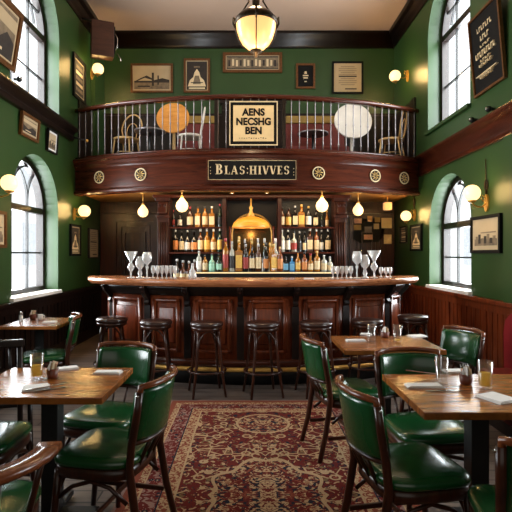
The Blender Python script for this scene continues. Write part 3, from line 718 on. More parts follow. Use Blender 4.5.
# ------------------------------------------------------------------ wall sconces
def sconce(X, s, Y, Z, gx, gz, r, lab, power, ext=False, gy=0):
    """X wall plane, s=+1 faces +X; globe centre at (gx, Y+gy, gz)"""
    o = thing('wall_sconce', lab, 'wall lamp', (X, Y, Z), 0, 'brass globe wall sconces')
    d = gx-X; h = gz-Z
    mb = MB().prism([(.045*cos(t*pi/8), .10*sin(t*pi/8)) for t in range(16)], 0, s*.02, lambda u, v, q: (q, u, v)); mb.build('wall_plate', 'brass', o)
    mb = MB()
    c = [(s*.015, 0, -.0), (d*.35, gy*.35, -.05), (d*.7, gy*.7, -.045), (d*.95, gy*.95, h-r*1.25-.01), (d, gy, h-r*1.1)]
    mb.tube(c, .009, 8); mb.tube([(s*.015, 0, .05), (s*.06, 0, .09), (s*.07, 0, .05), (s*.045, 0, .02)], .007, 6); mb.build('arm', 'brass', o)
    mb = MB().lathe([(.02, -r*1.2), (r*.5, -r*1.02), (r*.52, -r*.9), (r*.3, -r*.9)], (d, gy, h), 14); mb.build('gallery_cup', 'brass', o)
    mb = MB().sphere((d, gy, h), r, 20, 12); mb.build('glass_globe', 'globe', o, smooth=True)
    if ext:
        mb = MB(); mb.tube([(s*.015, .0+.035*cos(t*pi/8), .20+.06*sin(t*pi/8)) for t in range(16)], .008, 6, loop=True); mb.tube([(s*.015, 0, .26), (s*.02, 0, .5)], .006, 6)
        mb.tube([(s*.015, .018*cos(t*pi/6), .2+.03*sin(t*pi/6)) for t in range(12)], .006, 6, loop=True); mb.tube([(s*.015, 0, .1), (s*.015, 0, .14)], .012, 6); mb.build('scroll_bracket', 'iron', o)
    bulb('lamp_light', (gx, Y+gy, gz), power, r+.015)
def zpx(py, Y): return EYE+(VY-py)*Y/F
sconce(XL+.07, 1, 8.25, zpx(74, 8.25), (98-VX)*8.1/F, zpx(69, 8.1), .095, 'lit globe sconce high on left wall above the balcony', 75, gy=-.15)
sconce(XR, -1, 8.2, zpx(76, 8.2), (395-VX)*8.1/F, zpx(76, 8.1), .095, 'lit globe sconce high on right wall above the balcony', 75, gy=-.1)
sconce(XL, 1, 7.62, zpx(214, 7.62), (84-VX)*7.6/F, zpx(211, 7.6), .095, 'lit globe sconce on left wall beside the left end of bar', 58)
sconce(XL, 1, 5.05, zpx(193, 5.05), (9.5-VX)*4.98/F, zpx(183, 4.98), .088, 'lit globe sconce in front of lower left arched window', 42, gy=-.07)
sconce(XR, -1, 5.46, zpx(203, 5.46), (472-VX)*5.4/F, zpx(193, 5.4), .092, 'lit globe sconce above the sepia picture on right wall', 42, ext=True, gy=-.06)
sconce(XR, -1, 7.85, zpx(215, 7.85), (406-VX)*7.8/F, zpx(216, 7.8), .085, 'lit globe sconce low on right wall beside right end of bar', 50, ext=True, gy=-.05)

# ------------------------------------------------------------------ ceiling bowl pendant
PY = 5.1; PX = (256-VX)*PY/F; PZ = zpx(52, PY)
c = thing('bowl_pendant_light', 'large alabaster bowl pendant hanging from ceiling on bronze chains', 'pendant lamp', (PX, PY, PZ))
rr = 20*PY/F; hh = 28*PY/F
MB().lathe([(.03, .0), (rr*.35, .015), (rr*.62, hh*.22), (rr*.84, hh*.48), (rr*.96, hh*.75), (rr, hh)], n=28, cap=False).build('glass_bowl', 'bowl', c, smooth=True)
mb = MB(); mb.lathe([(rr*1.0, hh-.01), (rr*1.05, hh), (rr*1.05, hh+.04), (rr*.8, hh+.10), (rr*.5, hh+.14), (rr*.15, hh+.15)], n=28, cap=False); mb.build('bronze_rim', 'iron', c)
mb = MB(); mb.lathe([(.0, -.06), (.02, -.05), (.03, -.02), (.07, .0), (.06, .02)], n=14); mb.build('finial', 'iron', c)
for k in range(4):
    a = k*pi/2-pi/2
    ca, sa = cos(a), sin(a)
    MB().tube([(.05*ca, .05*sa, -.002), (rr*.66*ca, rr*.66*sa, hh*.2), (rr*.89*ca, rr*.89*sa, hh*.48), (rr*1.0*ca, rr*1.0*sa, hh*.75), (rr*1.04*ca, rr*1.04*sa, hh)], .007, 6).build('strap', 'iron', c)
    mb = MB(); mb.tube([(rr*1.04*ca, rr*1.04*sa, hh-.04), (rr*1.14*ca, rr*1.14*sa, hh), (rr*1.12*ca, rr*1.12*sa, hh+.07), (rr*1.05*ca, rr*1.05*sa, hh+.04)], .011, 6)
    mb.build('scroll', 'iron', c)
    MB().tube([(rr*.8*ca, rr*.8*sa, hh+.09), (rr*.35*ca, rr*.35*sa, hh+.24), (.09*ca, .09*sa, hh+.36), (.14*ca, .14*sa, hh+.42), (.08*ca, .08*sa, hh+.45)], .009, 6).build('arm', 'iron', c)
mb = MB(); mb.lathe([(.03, hh+.1), (.04, hh+.25), (.025, hh+.33), (.06, hh+.38), (.05, hh+.42), (.02, hh+.48), (.012, hh+.55), (.012, ZC-PZ-.04), (.07, ZC-PZ-.03), (.08, ZC-PZ)], n=12); mb.build('stem', 'iron', c)
bulb('lamp_light', (PX, PY, PZ+hh*.9+.38), 50, .08, (1, .68, .40)); bulb('lamp_light', (PX, PY, PZ-.25), 40, .12, (1, .72, .42))

# ------------------------------------------------------------------ bar
CX, CY = .04, 6.2
def ell(a, b, t): return (CX+a*cos(t), CY-b*sin(t))
def ellpts(a, b, z, n=48, t0=0, t1=pi): return [(*ell(a, b, pi-(t0+(t1-t0)*i/n)), z) for i in range(n+1)]
bar = thing('bar_counter', 'curved mahogany bar with polished wooden counter and brass foot rail', 'bar')
top = MB(); o_, i_ = ellpts(2.1, 1.1, 0, 56), ellpts(1.55, .5, 0, 56)
rings = []
for (a, b_, _), (c_, d, _) in zip(o_, i_):
    v = Vector((a-c_, b_-d)); n_ = v.normalized(); pr = []
    for off, z in ((0, 1.17), (.014, 1.166), (.024, 1.152), (.024, 1.128), (.014, 1.114), (0, 1.11), (0, 1.10), (-.03, 1.095), (-.05, 1.09)):
        pr.append((a+n_.x*(off-.02), b_+n_.y*(off-.02), z))
    pr += [(c_, d, 1.09), (c_, d, 1.17)]
    rings.append(pr)
top.rings(rings); top.build('countertop', 'counter', bar, smooth=False)
body = MB(); o_, i_ = ellpts(1.86, .86, 0, 56), ellpts(1.6, .55, 0, 56)
body.rings([[(a, b_, .12), (a, b_, 1.10), (c_, d, 1.10), (c_, d, .12)] for (a, b_, _), (c_, d, _) in zip(o_, i_)]); body.build('bar_front', 'barwood', bar)
pl = MB(); o_, i_ = ellpts(1.88, .88, 0, 56), ellpts(1.6, .55, 0, 56)
pl.rings([[(a, b_, 0), (a, b_, .2), (c_, d, .2), (c_, d, 0)] for (a, b_, _), (c_, d, _) in zip(o_, i_)]); pl.build('plinth', 'black', bar)
# cornice under the counter, panels, corbels
MB().ribbon(ellpts(1.86, .86, 0, 56), [(0, .98), (.02, .98), (.03, 1.0), (.06, 1.03), (.08, 1.06), (.09, 1.10), (0, 1.10)]).build('cornice', 'dark', bar)
MB().ribbon(ellpts(1.86, .86, 0, 56), [(0, .18), (.03, .18), (.03, .25), (.015, .28), (0, .28)]).build('skirting', 'mahogh', bar)
def atx(px):
    """angle on the bar ellipse whose front point projects to px"""
    best = None
    for k in range(1, 360):
        t = pi*k/360; x, y = ell(1.86, .86, t); e = abs(VX+x*F/y-px)
        if best is None or e < best[0]: best = (e, t)
    return best[1]
cpx = [112, 148, 188, 241, 295, 346, 386, 408]
ts = [atx(p) for p in cpx]
for i in range(len(ts)-1):
    a, b_ = ts[i]-.05, ts[i+1]+.05
    P = [(*ell(1.865, .865, a+(b_-a)*k/8), 0) for k in range(9)]
    mb = MB()
    for z0, z1 in ((.34, .385), (.90, .945)): mb.ribbon(P, [(0, z0), (.018, z0+.006), (.018, z1-.006), (0, z1)])
    for q in (P[0:2], P[-2:]):
        v = (Vector(q[1])-Vector(q[0])).normalized()*.045
        s0 = Vector(q[0]) if q is not P[-2:] and q[0] == P[0] else Vector(q[1])-v
        mb.ribbon([tuple(s0), tuple(s0+v)], [(0, .34), (.018, .34), (.018, .945), (0, .945)])
    mb.build('panel_frame', 'barwood', bar)
    a2, b2 = a-.035 if a > b_ else a+.035, b_+.035 if a > b_ else b_-.035
    P = [(*ell(1.865, .865, a2+(b2-a2)*k/8), 0) for k in range(9)]
    mb = MB(); mb.ribbon(P, [(0, .44), (.006, .45), (.006, .835), (0, .845)]); mb.build('panel_field', 'redwood' if i in (0, 1) else 'barwood', bar)  # left-end panels get a brighter wood: sunlight put into the colour
for t in ts:
    x, y = ell(1.86, .86, t); nx, ny = cos(t)/1.86, -sin(t)/.86; l = sqrt(nx*nx+ny*ny); nx /= l; ny /= l
    f = lambda u, v, d: (x+nx*u-ny*d, y+ny*u+nx*d, v)
    mb = MB(); mb.prism([(0, .86), (.03, .865), (.045, .89), (.03, .92), (.05, .95), (.08, .98), (.11, 1.02), (.125, 1.06), (.12, 1.10), (0, 1.10)], -.03, .03, f)
    mb.prism([(0, .2), (.018, .2), (.018, .86), (0, .86)], -.04, .04, f)
    cb = mb.build('corbel', 'dark', bar)
    mb = MB(); mb.tube([f(.09+.025*cos(k*.8)*(1-k/10), 1.05+.025*sin(k*.8)*(1-k/10), 0) for k in range(8)], .034, 6); mb.build('corbel_scroll', 'mahog', cb)
fr = ellpts(1.99, .99, .19, 48, .42, pi-.42)
MB().tube(fr, .024, 10).build('foot_rail', 'brass', bar)
for k in (4, 16, 24, 32, 44):
    p = fr[k]; x, y = p[0], p[1]; q = Vector((CX-x, CY-y)).normalized()*.16
    MB().tube([(x, y, .19), (x+q.x, y+q.y, .16)], .014, 6).build('rail_bracket', 'brass', bar)

# ------------------------------------------------------------------ bar stools
def make_stool(loc, rz, lab):
    o = thing('bar_stool', lab, 'stool', loc, rz, 'bentwood stools along the bar')
    MB().lathe([(.155, .70), (.17, .71), (.172, .73), (.16, .748), (.10, .757), (.001, .76)], n=24).build('seat_pad', 'brleather', o, smooth=True)
    MB().lathe([(.15, .665), (.16, .67), (.162, .70), (.15, .702)], n=24).build('seat_ring', 'chairw', o)
    for k in range(4):
        a = pi/4+k*pi/2; ca, sa = cos(a), sin(a)
        MB().tube([(.135*ca, .135*sa, .69), (.16*ca, .16*sa, .5), (.19*ca, .19*sa, .25), (.235*ca, .235*sa, .0)], [.017, .016, .015, .013], 8).build('leg', 'chairw', o)
        b = a+pi/2; cb, sb = cos(b), sin(b)
        A = Vector((.155*ca, .155*sa)); B = Vector((.155*cb, .155*sb))
        P = []
        for i in range(9):
            u = i/8; q = A.lerp(B, u); P.append((q.x, q.y, .5+.16*sin(pi*u)**.6))
        MB().tube(P, .009, 6).build('bentwood_brace', 'chairw', o)
    MB().tube([(.195*cos(k*pi/12), .195*sin(k*pi/12), .25) for k in range(24)], .011, 6, loop=True).build('foot_ring', 'chairw', o)
    return o
ST = [(112, 5.58, 'leftmost bar stool, at left end of bar'), (156, 5.25, 'second bar stool from the left, behind green chair'), (207, 5.02, 'third bar stool from the left, standing in the open'),
      (263, 5.0, 'bar stool in the middle of the bar, fourth from left'), (316, 5.08, 'bar stool partly behind the chair of middle right table'), (367, 5.3, 'bar stool right behind the middle right table'), (413, 5.75, 'rightmost bar stool, at right end of bar')]
st = None
def stool_y(px):
    for k in range(400):
        Y = 4.8+k*.004; X = (px-VX)*Y/F
        if ((X-CX)/2.23)**2+((Y-CY)/1.25)**2 <= 1: return Y
    return 5.5
for px, Y, lab in ST:
    Y = stool_y(px)
    X = (px-VX)*Y/F
    if st is None: st = make_stool((X, Y, 0), .2, lab)
    else: dup(st, (X, Y, 0), .25 if 160 < px < 330 else .1, lab)

# ------------------------------------------------------------------ rug
rg = MB().bx(-.89, .89, -1.86, 1.86, 0, .005).build('oriental_rug', 'rug', None, (.11, 2.88, 0.0005))
tag(rg, 'red patterned oriental rug with cream border lying before the bar', 'rug')

# ------------------------------------------------------------------ tables
def make_table(name_lab, X, Y, wx, wy, group='square pub tables'):
    o = thing('pub_table', name_lab, 'table', (X, Y, 0), 0, group)
    MB().bx(-wx/2, wx/2, -wy/2, wy/2, .715, .75, .005).build('tabletop', 'table', o)
    MB().bx(-.045, .045, -.045, .045, .04, .70, .004).build('pedestal', 'black', o)
    MB().bx(-.16, .16, -.16, .16, .70, .715).build('mounting_plate', 'black', o)
    mb = MB(); mb.box((0, 0, .028), (.5, .08, .03), bev=.01); mb.box((0, 0, .028), (.08, .44, .03), bev=.01)
    for k in (-1, 1): mb.lathe([(.03, 0), (.03, .014)], (k*.22, 0, 0), 10); mb.lathe([(.03, 0), (.03, .014)], (0, k*.19, 0), 10)
    mb.build('base', 'black', o)
    return o
T1 = make_table('near left wooden pub table with beer glass', -1.09, 2.65, .74, .62)
T2 = make_table('near right wooden pub table with two tall glasses', 1.16, 2.46, .78, .68)
T3 = make_table('wooden pub table behind the near right one, before bar stools', 1.06, 3.8, .74, .62)
T4 = make_table('small wooden pub table under the lower left window', -2.16, 4.97, .56, .62)

# ------------------------------------------------------------------ chairs
CH = {}
def make_chair(loc, rz, lab):
    o = thing('dining_chair', lab, 'chair', loc, rz, 'green leather pub chairs')
    # seat pad: rounded trapezoid
    def outline(sc, n=40):
        P = []
        for k in range(n):
            a = 2*pi*k/n; c_, s_ = cos(a), sin(a)
            x = math.copysign(abs(c_)**.45, c_)*(.222+.02*s_)*sc; y = math.copysign(abs(s_)**.5, s_)*.215*sc
            P.append((x, y))
        return P
    mb = MB(); mb.rings([[(x, y, z) for x, y in outline(sc)] for sc, z in ((.94, .42), (1.0, .43), (1.01, .447), (.97, .463), (.85, .474), (.5, .480), (.02, .481))]); mb.build('seat', 'leather', o, smooth=True)
    mb = MB(); mb.rings([[(x, y, z) for x, y in outline(sc)] for sc, z in ((.93, .365), (.97, .37), (.97, .418), (.93, .42))]); mb.build('seat_frame', 'chairw', o)
    YB_ = -.255
    def backarc(z, t, w=.205, n=10, lean=0):
        y0 = -.20-(z-.45)*.17
        return [(w*sin(-1.0+2.0*k/n)/sin(1.0), y0-.065*(cos(-1.0+2.0*k/n)-cos(1.0))/(1-cos(1.0))+t, z) for k in range(n+1)]
    for s in (-1, 1):
        MB().tube([(s*.19, .17, .40), (s*.195, .19, .2), (s*.205, .215, 0)], [.02, .018, .014], 8).build('front_leg', 'chairw', o)
        P = [(s*.2, -.285, 0), (s*.19, -.235, .2), (s*.185, -.2, .42), (s*.19, -.215, .55), (s*.2, -.245, .69), (s*.205, -.262, .805)]
        bpost = MB().tube(P, [.017, .02, .021, .02, .019, .018], 8).build('back_post', 'chairw', o)
        MB().tube([(s*.19, .17, .26), (s*.19, .10, .32), (s*.188, .0, .352), (s*.187, -.1, .33), (s*.187, -.19, .26)], .011, 6).build('side_brace', 'chairw', o)
        MB().box((s*.194, -.01, .16), (.016, .42, .024), bev=.004).build('side_stretcher', 'chairw', o)
        mb = MB().sphere((s*.218, -.258, .785), .009, 8, 6); mb.build('nail_head', 'silver', bpost)
    MB().box((0, .0, .165), (.38, .016, .022), bev=.004).build('cross_stretcher', 'chairw', o)
    mb = MB(); mb.tube([(-.19, .19, .26), (-.12, .185, .33), (0, .183, .358), (.12, .185, .33), (.19, .19, .26)], .011, 6); mb.build('front_brace', 'chairw', o)
    # upholstered back, wrapped between the posts
    ring = []
    A = {z: backarc(z, 0, .188) for z in (.555, .60, .70, .80, .845)}
    n = 11
    mb = MB(); zs = (.56, .575, .64, .73, .79, .81)
    rr_ = []
    for k in range(n):
        pr = []
        for z in zs:
            p = backarc(z, 0, .188)[k]; b_ = .014 if z in (.56, .81) else .03
            pr.append((p[0], p[1]+b_, z))
        for z in zs[::-1]:
            p = backarc(z, 0, .188)[k]; b_ = .006 if z in (.56, .81) else .012
            pr.append((p[0], p[1]-b_, z))
        rr_.append(pr)
    mb.rings(rr_); mb.build('backrest', 'leather', o, smooth=True)
    # polished top rail
    P = [(-.203, -.260, .78)]+[(p[0], p[1], .825+.008*cos((k-5)/5*1.4)) for k, p in enumerate(backarc(.85, 0, .203))]+[(.203, -.260, .78)]
    MB().tube(P, [.014]+[.0165]*11+[.014], 8, flat=.95).build('top_rail', 'railw', o, smooth=True)
    mb = MB(); bp = backarc(.55, 0, .19); mb.tube(bp, .012, 6); mb.build('lower_rail', 'chairw', o)
    for k in (3, 5, 7):
        p = bp[k]; MB().tube([(p[0]*.9, -.195, .40), (p[0], p[1], .555)], .011, 6, flat=.6).build('slat', 'chairw', o)
    return o
CHS = [ # X, Y, facing (deg, 0 = away from camera, +ccw), label
    (-.73, 2.50, 78, 'green leather chair right of the near left table, its back to the rug'),
    (-.90, 3.0, 166, 'green leather chair behind near left table, facing camera'),
    (-1.47, 2.62, -90, 'green chair seat at the left edge below the near left table'),
    (.76, 2.29, -79, 'large green leather chair left of the near right table'),
    (.72, 3.58, -78, 'green leather chair left of the middle right table, on rug edge'),
    (1.03, 2.79, 186, 'dark green chair between the near right and middle right tables'),
    (1.50, 3.84, 112, 'green leather chair right of the middle right table, facing left'),
    (1.10, 1.83, -12, 'green chair in bottom right corner, cut off by the frame'),
    (-2.03, 4.75, 112, 'dark green chair right of small table under the left window'),
]
ch0 = None
for X, Y, a, lab in CHS:
    if ch0 is None: ch0 = make_chair((X, Y, 0), R(a), lab)
    else: dup(ch0, (X, Y, 0), R(a), lab)

# ------------------------------------------------------------------ table ware
TZ = .7505
def on(px, py, z=TZ): Y = (EYE-z)*F/(py-VY); return ((px-VX)*Y/F, Y, z)
def tumbler(px, py, h, r, beer, lab, group='tumblers on the tables'):
    o = thing('drinking_glass', lab, 'glass', on(px, py), 0, group)
    t = .003
    MB().lathe([(.001, 0), (r*.82, 0), (r*.86, .01), (r, h), (r-t, h), (r*.86-t, .02), (.001, .018)], n=20, cap=False).build('glass_wall', 'glass', o, smooth=True)
    if beer: MB().lathe([(.001, .019), (r*.86-t-.001, .021), (r*.86+(r*.14)*beer-t-.001, h*beer), (.001, h*beer)], n=20, cap=False).build('beer', MT['beersolid'], o)
    return o
def beer_mat():
    m = bpy.data.materials.new('golden_beer'); m.use_nodes = True; N = m.node_tree.nodes; L = m.node_tree.links; N.clear()
    out = N.new('ShaderNodeOutputMaterial'); a = N.new('ShaderNodeBsdfTranslucent'); b = N.new('ShaderNodeBsdfDiffuse'); c = N.new('ShaderNodeBsdfTransparent')
    a.inputs[0].default_value = b.inputs[0].default_value = (.95, .66, .10, 1); c.inputs[0].default_value = (1, .8, .3, 1)
    x = N.new('ShaderNodeMixShader'); y = N.new('ShaderNodeMixShader'); x.inputs[0].default_value = .5; y.inputs[0].default_value = .3
    L.new(a.outputs[0], x.inputs[1]); L.new(b.outputs[0], x.inputs[2]); L.new(x.outputs[0], y.inputs[1]); L.new(c.outputs[0], y.inputs[2]); L.new(y.outputs[0], out.inputs[0])
    return m
MT['beersolid'] = beer_mat()
tumbler(37, 379, .14, .037, .55, 'tumbler half full of beer on near left table')
tumbler(485, 389, .145, .037, .58, 'tumbler of beer on near right table beside the sugar pot')
tumbler(441.5, 384, .145, .034, 0, 'tall empty tumbler on near right table', 'tumblers on the tables')
tumbler(371.5, 341.5, .14, .036, 0, 'left empty tumbler on the middle right table')
tumbler(397.5, 342, .135, .036, .12, 'right tumbler on the middle right table')
def pot(px, py, r, h, lab, n=9, fork=False, mat='terracotta'):
    o = thing('sugar_pot', lab, 'pot', on(px, py), 0, 'sugar pots on the tables')
    MB().lathe([(.001, 0), (r*.75, 0), (r*.9, h*.2), (r, h), (r*.9, h), (r*.8, h*.3), (.001, h*.25)], n=20, cap=False).build('pot_body', mat, o, smooth=True)
    for k in range(n):
        a = k*2.4; q = r*.55*sqrt((k+.5)/n)
        c_ = MB().box((q*cos(a), q*sin(a), h+.008+.01*sin(k*3)), (.03, .005, .05), rz=a+k, rx=.3*sin(k*5), ry=.4*cos(k*3)); c_.build('sugar_packet', ['pack', 'paperw', 'paper'][k % 3], o)
    if fork:
        for k in range(4): MB().tube([(-.02+k*.012, 0, h*.4), (-.03+k*.013, -.005, h+.03), (-.035+k*.014, -.01, h+.055)], .002, 5).build('fork_tine', 'silver', o)
    return o
pot(52.5, 378, .033, .055, 'brown sugar pot behind the beer on near left table')
pot(466, 384, .036, .055, 'brown pot of packets and forks on near right table', fork=True)
pot(385, 337.5, .036, .05, 'brown sugar pot between the two tumblers on middle right table')
pot(33, 319.5, .035, .06, 'brown sugar pot on the small left window table')
def shaker(px, py, lab, cat='shaker', h=.1, r=.022):
    o = thing('salt_shaker', lab, cat, on(px, py))
    MB().lathe([(r, 0), (r*1.05, .01), (r*.8, h*.7)], n=14).build('glass_jar', 'crystal', o)
    MB().lathe([(r*.82, h*.7), (r*.85, h*.9), (r*.4, h), (.001, h)], n=14).build('metal_cap', 'silver', o)
shaker(21, 321.5, 'glass salt shaker on the small left window table')
cr = thing('cream_jug', 'small white jug beside sugar pot on left window table', 'jug', on(40.5, 320))
MB().lathe([(.001, 0), (.022, 0), (.03, .02), (.025, .05), (.028, .06), (.024, .06), (.02, .02), (.001, .01)], n=14, cap=False).build('jug_body', 'paperw', cr)
MB().tube([(.026, 0, .05), (.045, 0, .045), (.045, 0, .025), (.028, 0, .02)], .004, 6).build('jug_handle', 'paperw', cr)
def napkin(px, py, w, d, rz, lab, layers=3, group='folded napkins on the tables'):
    p = on(px, py); o = thing('folded_napkin', lab, 'napkin', p, R(rz), group)
    for k in range(layers):
        s = 1-.05*k
        MB().box((0, 0, .002+.004*k), (w*s, d*s, .0036), rz=.03*k).build('linen_fold', 'paperw', o)
    return o
napkin(108, 373, .16, .07, -3, 'white folded napkin at right rear corner of near left table')
napkin(68, 369, .12, .07, 25, 'white folded napkin behind sugar pot on near left table')
n3 = napkin(36, 388.5, .13, .10, 20, 'white napkin lying under the cutlery on near left table')
napkin(424, 386.5, .19, .075, -2, 'white folded napkin left on the near right table')
napkin(497, 399, .13, .15, 22, 'white napkin at right front of near right table')
napkin(455, 372, .13, .08, 0, 'white napkin behind the pot on near right table')
napkin(356, 341, .16, .07, 0, 'white folded napkin left on the middle right table')
napkin(417, 336.5, .15, .09, 12, 'white napkin at rear right of middle right table')
napkin(366, 334.8, .10, .06, -20, 'small crumpled napkin at rear of the middle right table')
napkin(50, 322.5, .14, .09, 8, 'white napkin on the small left window table')
def cutlery(px, py, rz, lab, knife, z=TZ+.0):
    p = on(px, py, z); o = thing('table_knife' if knife else 'table_fork', lab, 'knife' if knife else 'fork', p, R(rz))
    MB().box((-.045, 0, .004), (.09, .012, .005), bev=.002).build('handle', 'silver', o)
    if knife: MB().prism([(0, -.006), (.09, -.007), (.105, .0), (.09, .007), (0, .006)], .003, .005, lambda u, v, d: (u, v, d)).build('blade', 'silver', o)
    else:
        MB().box((.03, 0, .004), (.06, .007, .004)).build('neck', 'silver', o)
        for k in range(4): MB().box((.08, -.009+k*.006, .005), (.045, .003, .003)).build('tine', 'silver', o)
cutlery(52, 389.5, 38, 'steel knife lying right of the napkin on near left table', True)
cutlery(44, 388, 38, 'steel fork lying on the napkin on near left table', False, TZ+.013)
cutlery(443, 391.3, 4, 'steel knife beside left napkin on near right table', True)
cutlery(424, 373, 150, 'steel fork at the left rear of the near right table', False)

# glasses on the bar counter
BZ = 1.171
def bz(px, Y): return ((px-VX)*Y/F, Y, BZ)
def bar_y(px, inset):
    for k in range(400):
        Y = 5.0+k*.004; X = (px-VX)*Y/F
        if ((X-CX)/(2.1-inset))**2+((Y-CY)/(1.1-inset))**2 <= 1: return Y
    return 6.0
def crystal(px, h, kind, lab):
    Y = bar_y(px, .25); o = thing('stemmed_glass', lab, 'glass', bz(px, Y), 0, 'tall crystal glasses on the bar')
    if kind == 'martini': pr = [(.001, 0), (.034, 0), (.034, .006), (.006, .012), (.008, h*.22), (.030, h*.36), (.032, h*.42), (.010, h*.56), (.012, h*.62), (.062, h), (.058, h), (.001, h*.66)]
    elif kind == 'balloon': pr = [(.001, 0), (.034, 0), (.034, .006), (.007, .012), (.007, h*.3), (.014, h*.42), (.008, h*.5), (.038, h*.65), (.044, h*.8), (.034, h), (.031, h), (.001, h*.56)]
    else: pr = [(.001, 0), (.034, 0), (.034, .006), (.010, .02), (.022, h*.2), (.010, h*.38), (.036, h*.55), (.040, h*.72), (.024, h), (.021, h), (.001, h*.45)]
    pr = [(a*1.35 if a > .002 else a, b) for a, b in pr]
    MB().lathe(pr, n=16, cap=False).build('glass_bowl', 'crystal', o, smooth=True)
    return o
crystal(131, .31, 'martini', 'tall martini shaped crystal glass at left end of bar')
crystal(140, .25, 'flute', 'shorter crystal goblet between two tall ones, left bar end')
crystal(147, .30, 'balloon', 'tall balloon crystal goblet at left end of the bar')
crystal(357, .31, 'balloon', 'tall balloon crystal goblet on right part of the bar')
crystal(365, .27, 'flute', 'crystal goblet between two tall ones, right part of bar')
crystal(374, .32, 'martini', 'tall martini shaped crystal glass on right part of bar')
def shortglass(px, h, lab, grp, R=None):
    Y = bar_y(px, .22+random.uniform(0, .1)); o = MB().lathe([(.001, 0), (.022, 0), (.022, .006), (.006, .012), (.006, h*.3), (.022, h*.45), (.026, h*.7), (.022, h), (.019, h), (.022, h*.6), (.001, h*.38)], n=14, cap=False).build('short_glass', 'crystal', None, bz(px, Y), smooth=True)
    tag(o, lab, 'glass', grp)
k = 0
for px in (153, 157.5, 162, 166.5, 171, 175):
    shortglass(px, .145, 'short clear glass, %s in the left row on the bar' % ORD[k], 'short glasses at the left of the bar'); k += 1
k = 0
for px in (333, 337.5, 342, 346.5, 351):
    shortglass(px, .14, 'short clear glass, %s in the right row on the bar' % ORD[k], 'short glasses at the right of the bar'); k += 1
k = 0
for px in (381, 386, 390):
    shortglass(px, .12, 'short clear glass right of the tall goblets, %s from left' % ORD[k], 'short glasses at the right end of the bar'); k += 1
jg = thing('water_jug', 'small cloudy glass carafe on bar before the left shelf', 'carafe', bz(192.5, bar_y(192.5, .3)))
MB().lathe([(.001, 0), (.045, 0), (.048, .03), (.038, .08), (.018, .11), (.016, .15)], n=16).build('carafe_body', 'crystal', jg, smooth=True)
MB().sphere((0, 0, .16), .016, 10, 6).build('stopper', 'crystal', jg)
tr = tag(MB().bx(-.055, .055, -.03, .03, 0, .012, .003).build('bar_coaster', 'paperw', None, bz(309, 5.35)), 'small white tray lying on the bar counter', 'tray')

